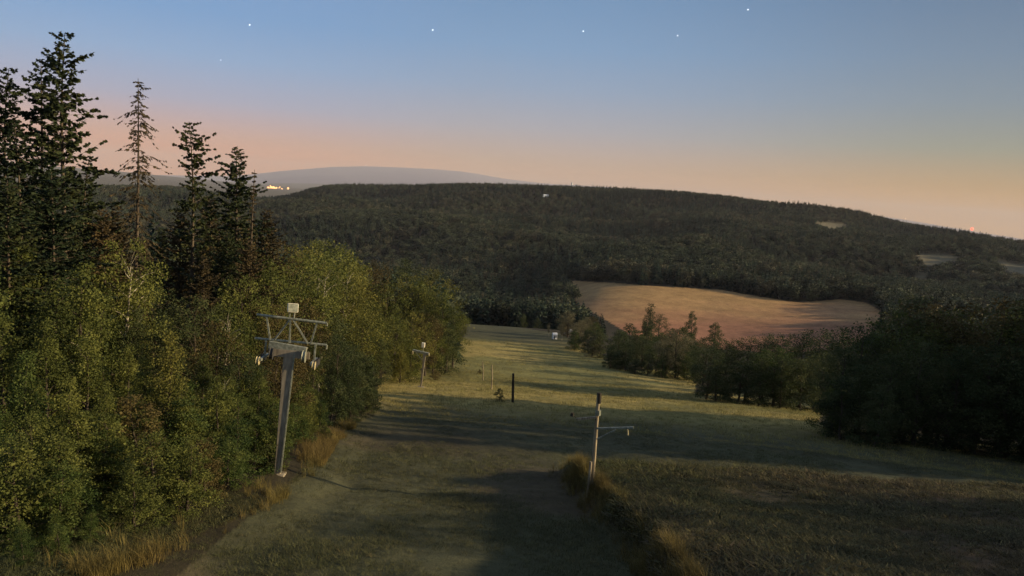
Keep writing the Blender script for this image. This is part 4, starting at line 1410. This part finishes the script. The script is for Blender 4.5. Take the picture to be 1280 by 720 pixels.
# radio mast with its red lamp
dd = 2250
bt = at_px(1213, 300, dd)
g = gz(bt.x, bt.y)
top = at_px(1213, 287, dd).z - g
e = empty('radio_mast', (bt.x, bt.y, g), 'thin mast with a glowing red lamp on the right-hand skyline', 'mast')
m = MB()
for k in range(3):
    a = k * 2.094
    m.tube([(math.cos(a) * 1.0, math.sin(a) * 1.0, -2), (math.cos(a) * .3, math.sin(a) * .3, top)], [0.16, 0.1], 5)
for k in range(10):
    z0, z1 = top * k / 10, top * (k + 1) / 10
    a0, a1 = (k % 3) * 2.094, ((k + 1) % 3) * 2.094
    q = lambda z: 1.0 - 0.7 * (z / top)
    m.tube([(math.cos(a0) * q(z0), math.sin(a0) * q(z0), z0), (math.cos(a1) * q(z1), math.sin(a1) * q(z1), z1)], 0.08, 4)
m.build('mast_lattice', galv_m, e)
red = emit_mat('red_lamp_glow', (1.0, 0.16, 0.10), 1.6)


def ball(name, rad, mat, parent=None, seg=12):
    m = MB()
    k = 7
    m.tube([(0, 0, rad * math.sin(math.pi * (i / (k - 1) - 0.5))) for i in range(k)], [max(0.02 * rad, rad * math.cos(math.pi * (i / (k - 1) - 0.5))) for i in range(k)], seg)
    return m.build(name, mat, parent, smooth=True)


o = ball('warning_lamp', 3.8, red, e)
o.location = (0, 0, top + 2)
# lights of the distant town
warm_l = emit_mat('town_lamp_glow', (1.0, 0.55, 0.22), 0.95)
wv = MB()
for k in range(46):
    x = 341 + rnd.gauss(0, 6.0)
    y = 236.5 + rnd.gauss(0, 1.8)
    c = at_px(x, y, 9000)
    rad = rnd.uniform(4, 13)
    wv.tube([c - Vector((0, 0, rad)), c - Vector((0, 0, rad * .5)), c + Vector((0, 0, rad * .5)), c + Vector((0, 0, rad))], [rad * .3, rad, rad, rad * .3], 6)
tag(wv.build('town_lights', warm_l, None), 'cluster of yellow town lights on the plain beside the hill', None, None, 'stuff')
for i, (x, y) in enumerate([(191.5, 226.5), (198, 226)]):
    c = at_px(x, y, 9000)
    o = ball('street_light', 11, warm_l, None)
    o.location = c
    tag(o, ['left one of two distant lights between the slender and the ragged spruce', 'right one of two distant lights between the slender and the ragged spruce'][i], 'light')
# stars
star_m = emit_mat('star_glow', (0.85, 0.92, 1.0), 2.4)
star_o = emit_mat('star_glow_warm', (1.0, 0.75, 0.45), 2.2)
for x, y, s, lab in [(312, 31, 1.15, 'bright star high above the left wood'), (541, 37.5, 1.1, 'bright star left of the top centre of the sky'), (729, 39, 1.1, 'bright star just right of the top centre of the sky'),
                     (847, 44.5, 1.0, 'fainter star between the top centre star and the topmost star'), (935, 12, 1.1, 'topmost star, at the upper edge of the sky'), (457, 207, 0.8, 'faint low star over the distant mountain'),
                     (1132, 273, 1.1, 'orange star low over the right-hand skyline'), (276, 75, 0.6, 'very faint star beneath the bright star above the left wood')]:
    v = pdir(x, y)
    o = ball('star', 70000 / FPX * s * 0.5, star_o if 'orange' in lab else star_m)
    o.location = Vector(v) * 70000
    tag(o, lab, 'star')
# ------------------------------------------------------------------ haze
def haze_build():
    m = bpy.data.materials.new('haze_air')
    m.use_nodes = True
    t = m.node_tree
    t.nodes.clear()
    pv = N(t, 'ShaderNodeVolumePrincipled')
    pv.inputs['Color'].default_value = (0.74, 0.72, 0.78, 1)
    pv.inputs['Density'].default_value = 3.0e-5
    out = N(t, 'ShaderNodeOutputMaterial')
    t.links.new(pv.outputs[0], out.inputs['Volume'])
    return m


S = 50000
zb, zt = float(GZ.min()) - 1 - 5, max(float(GZ.max()) + 60, 300)
hz = MB().bar((0, 0, zb), (0, 0, zt), 2 * S, 2 * S, up=(0, 1, 0)).build('haze', haze_build())
tag(hz, 'thin evening haze over the whole landscape', None, None, 'stuff')
print('z range', zb, zt)
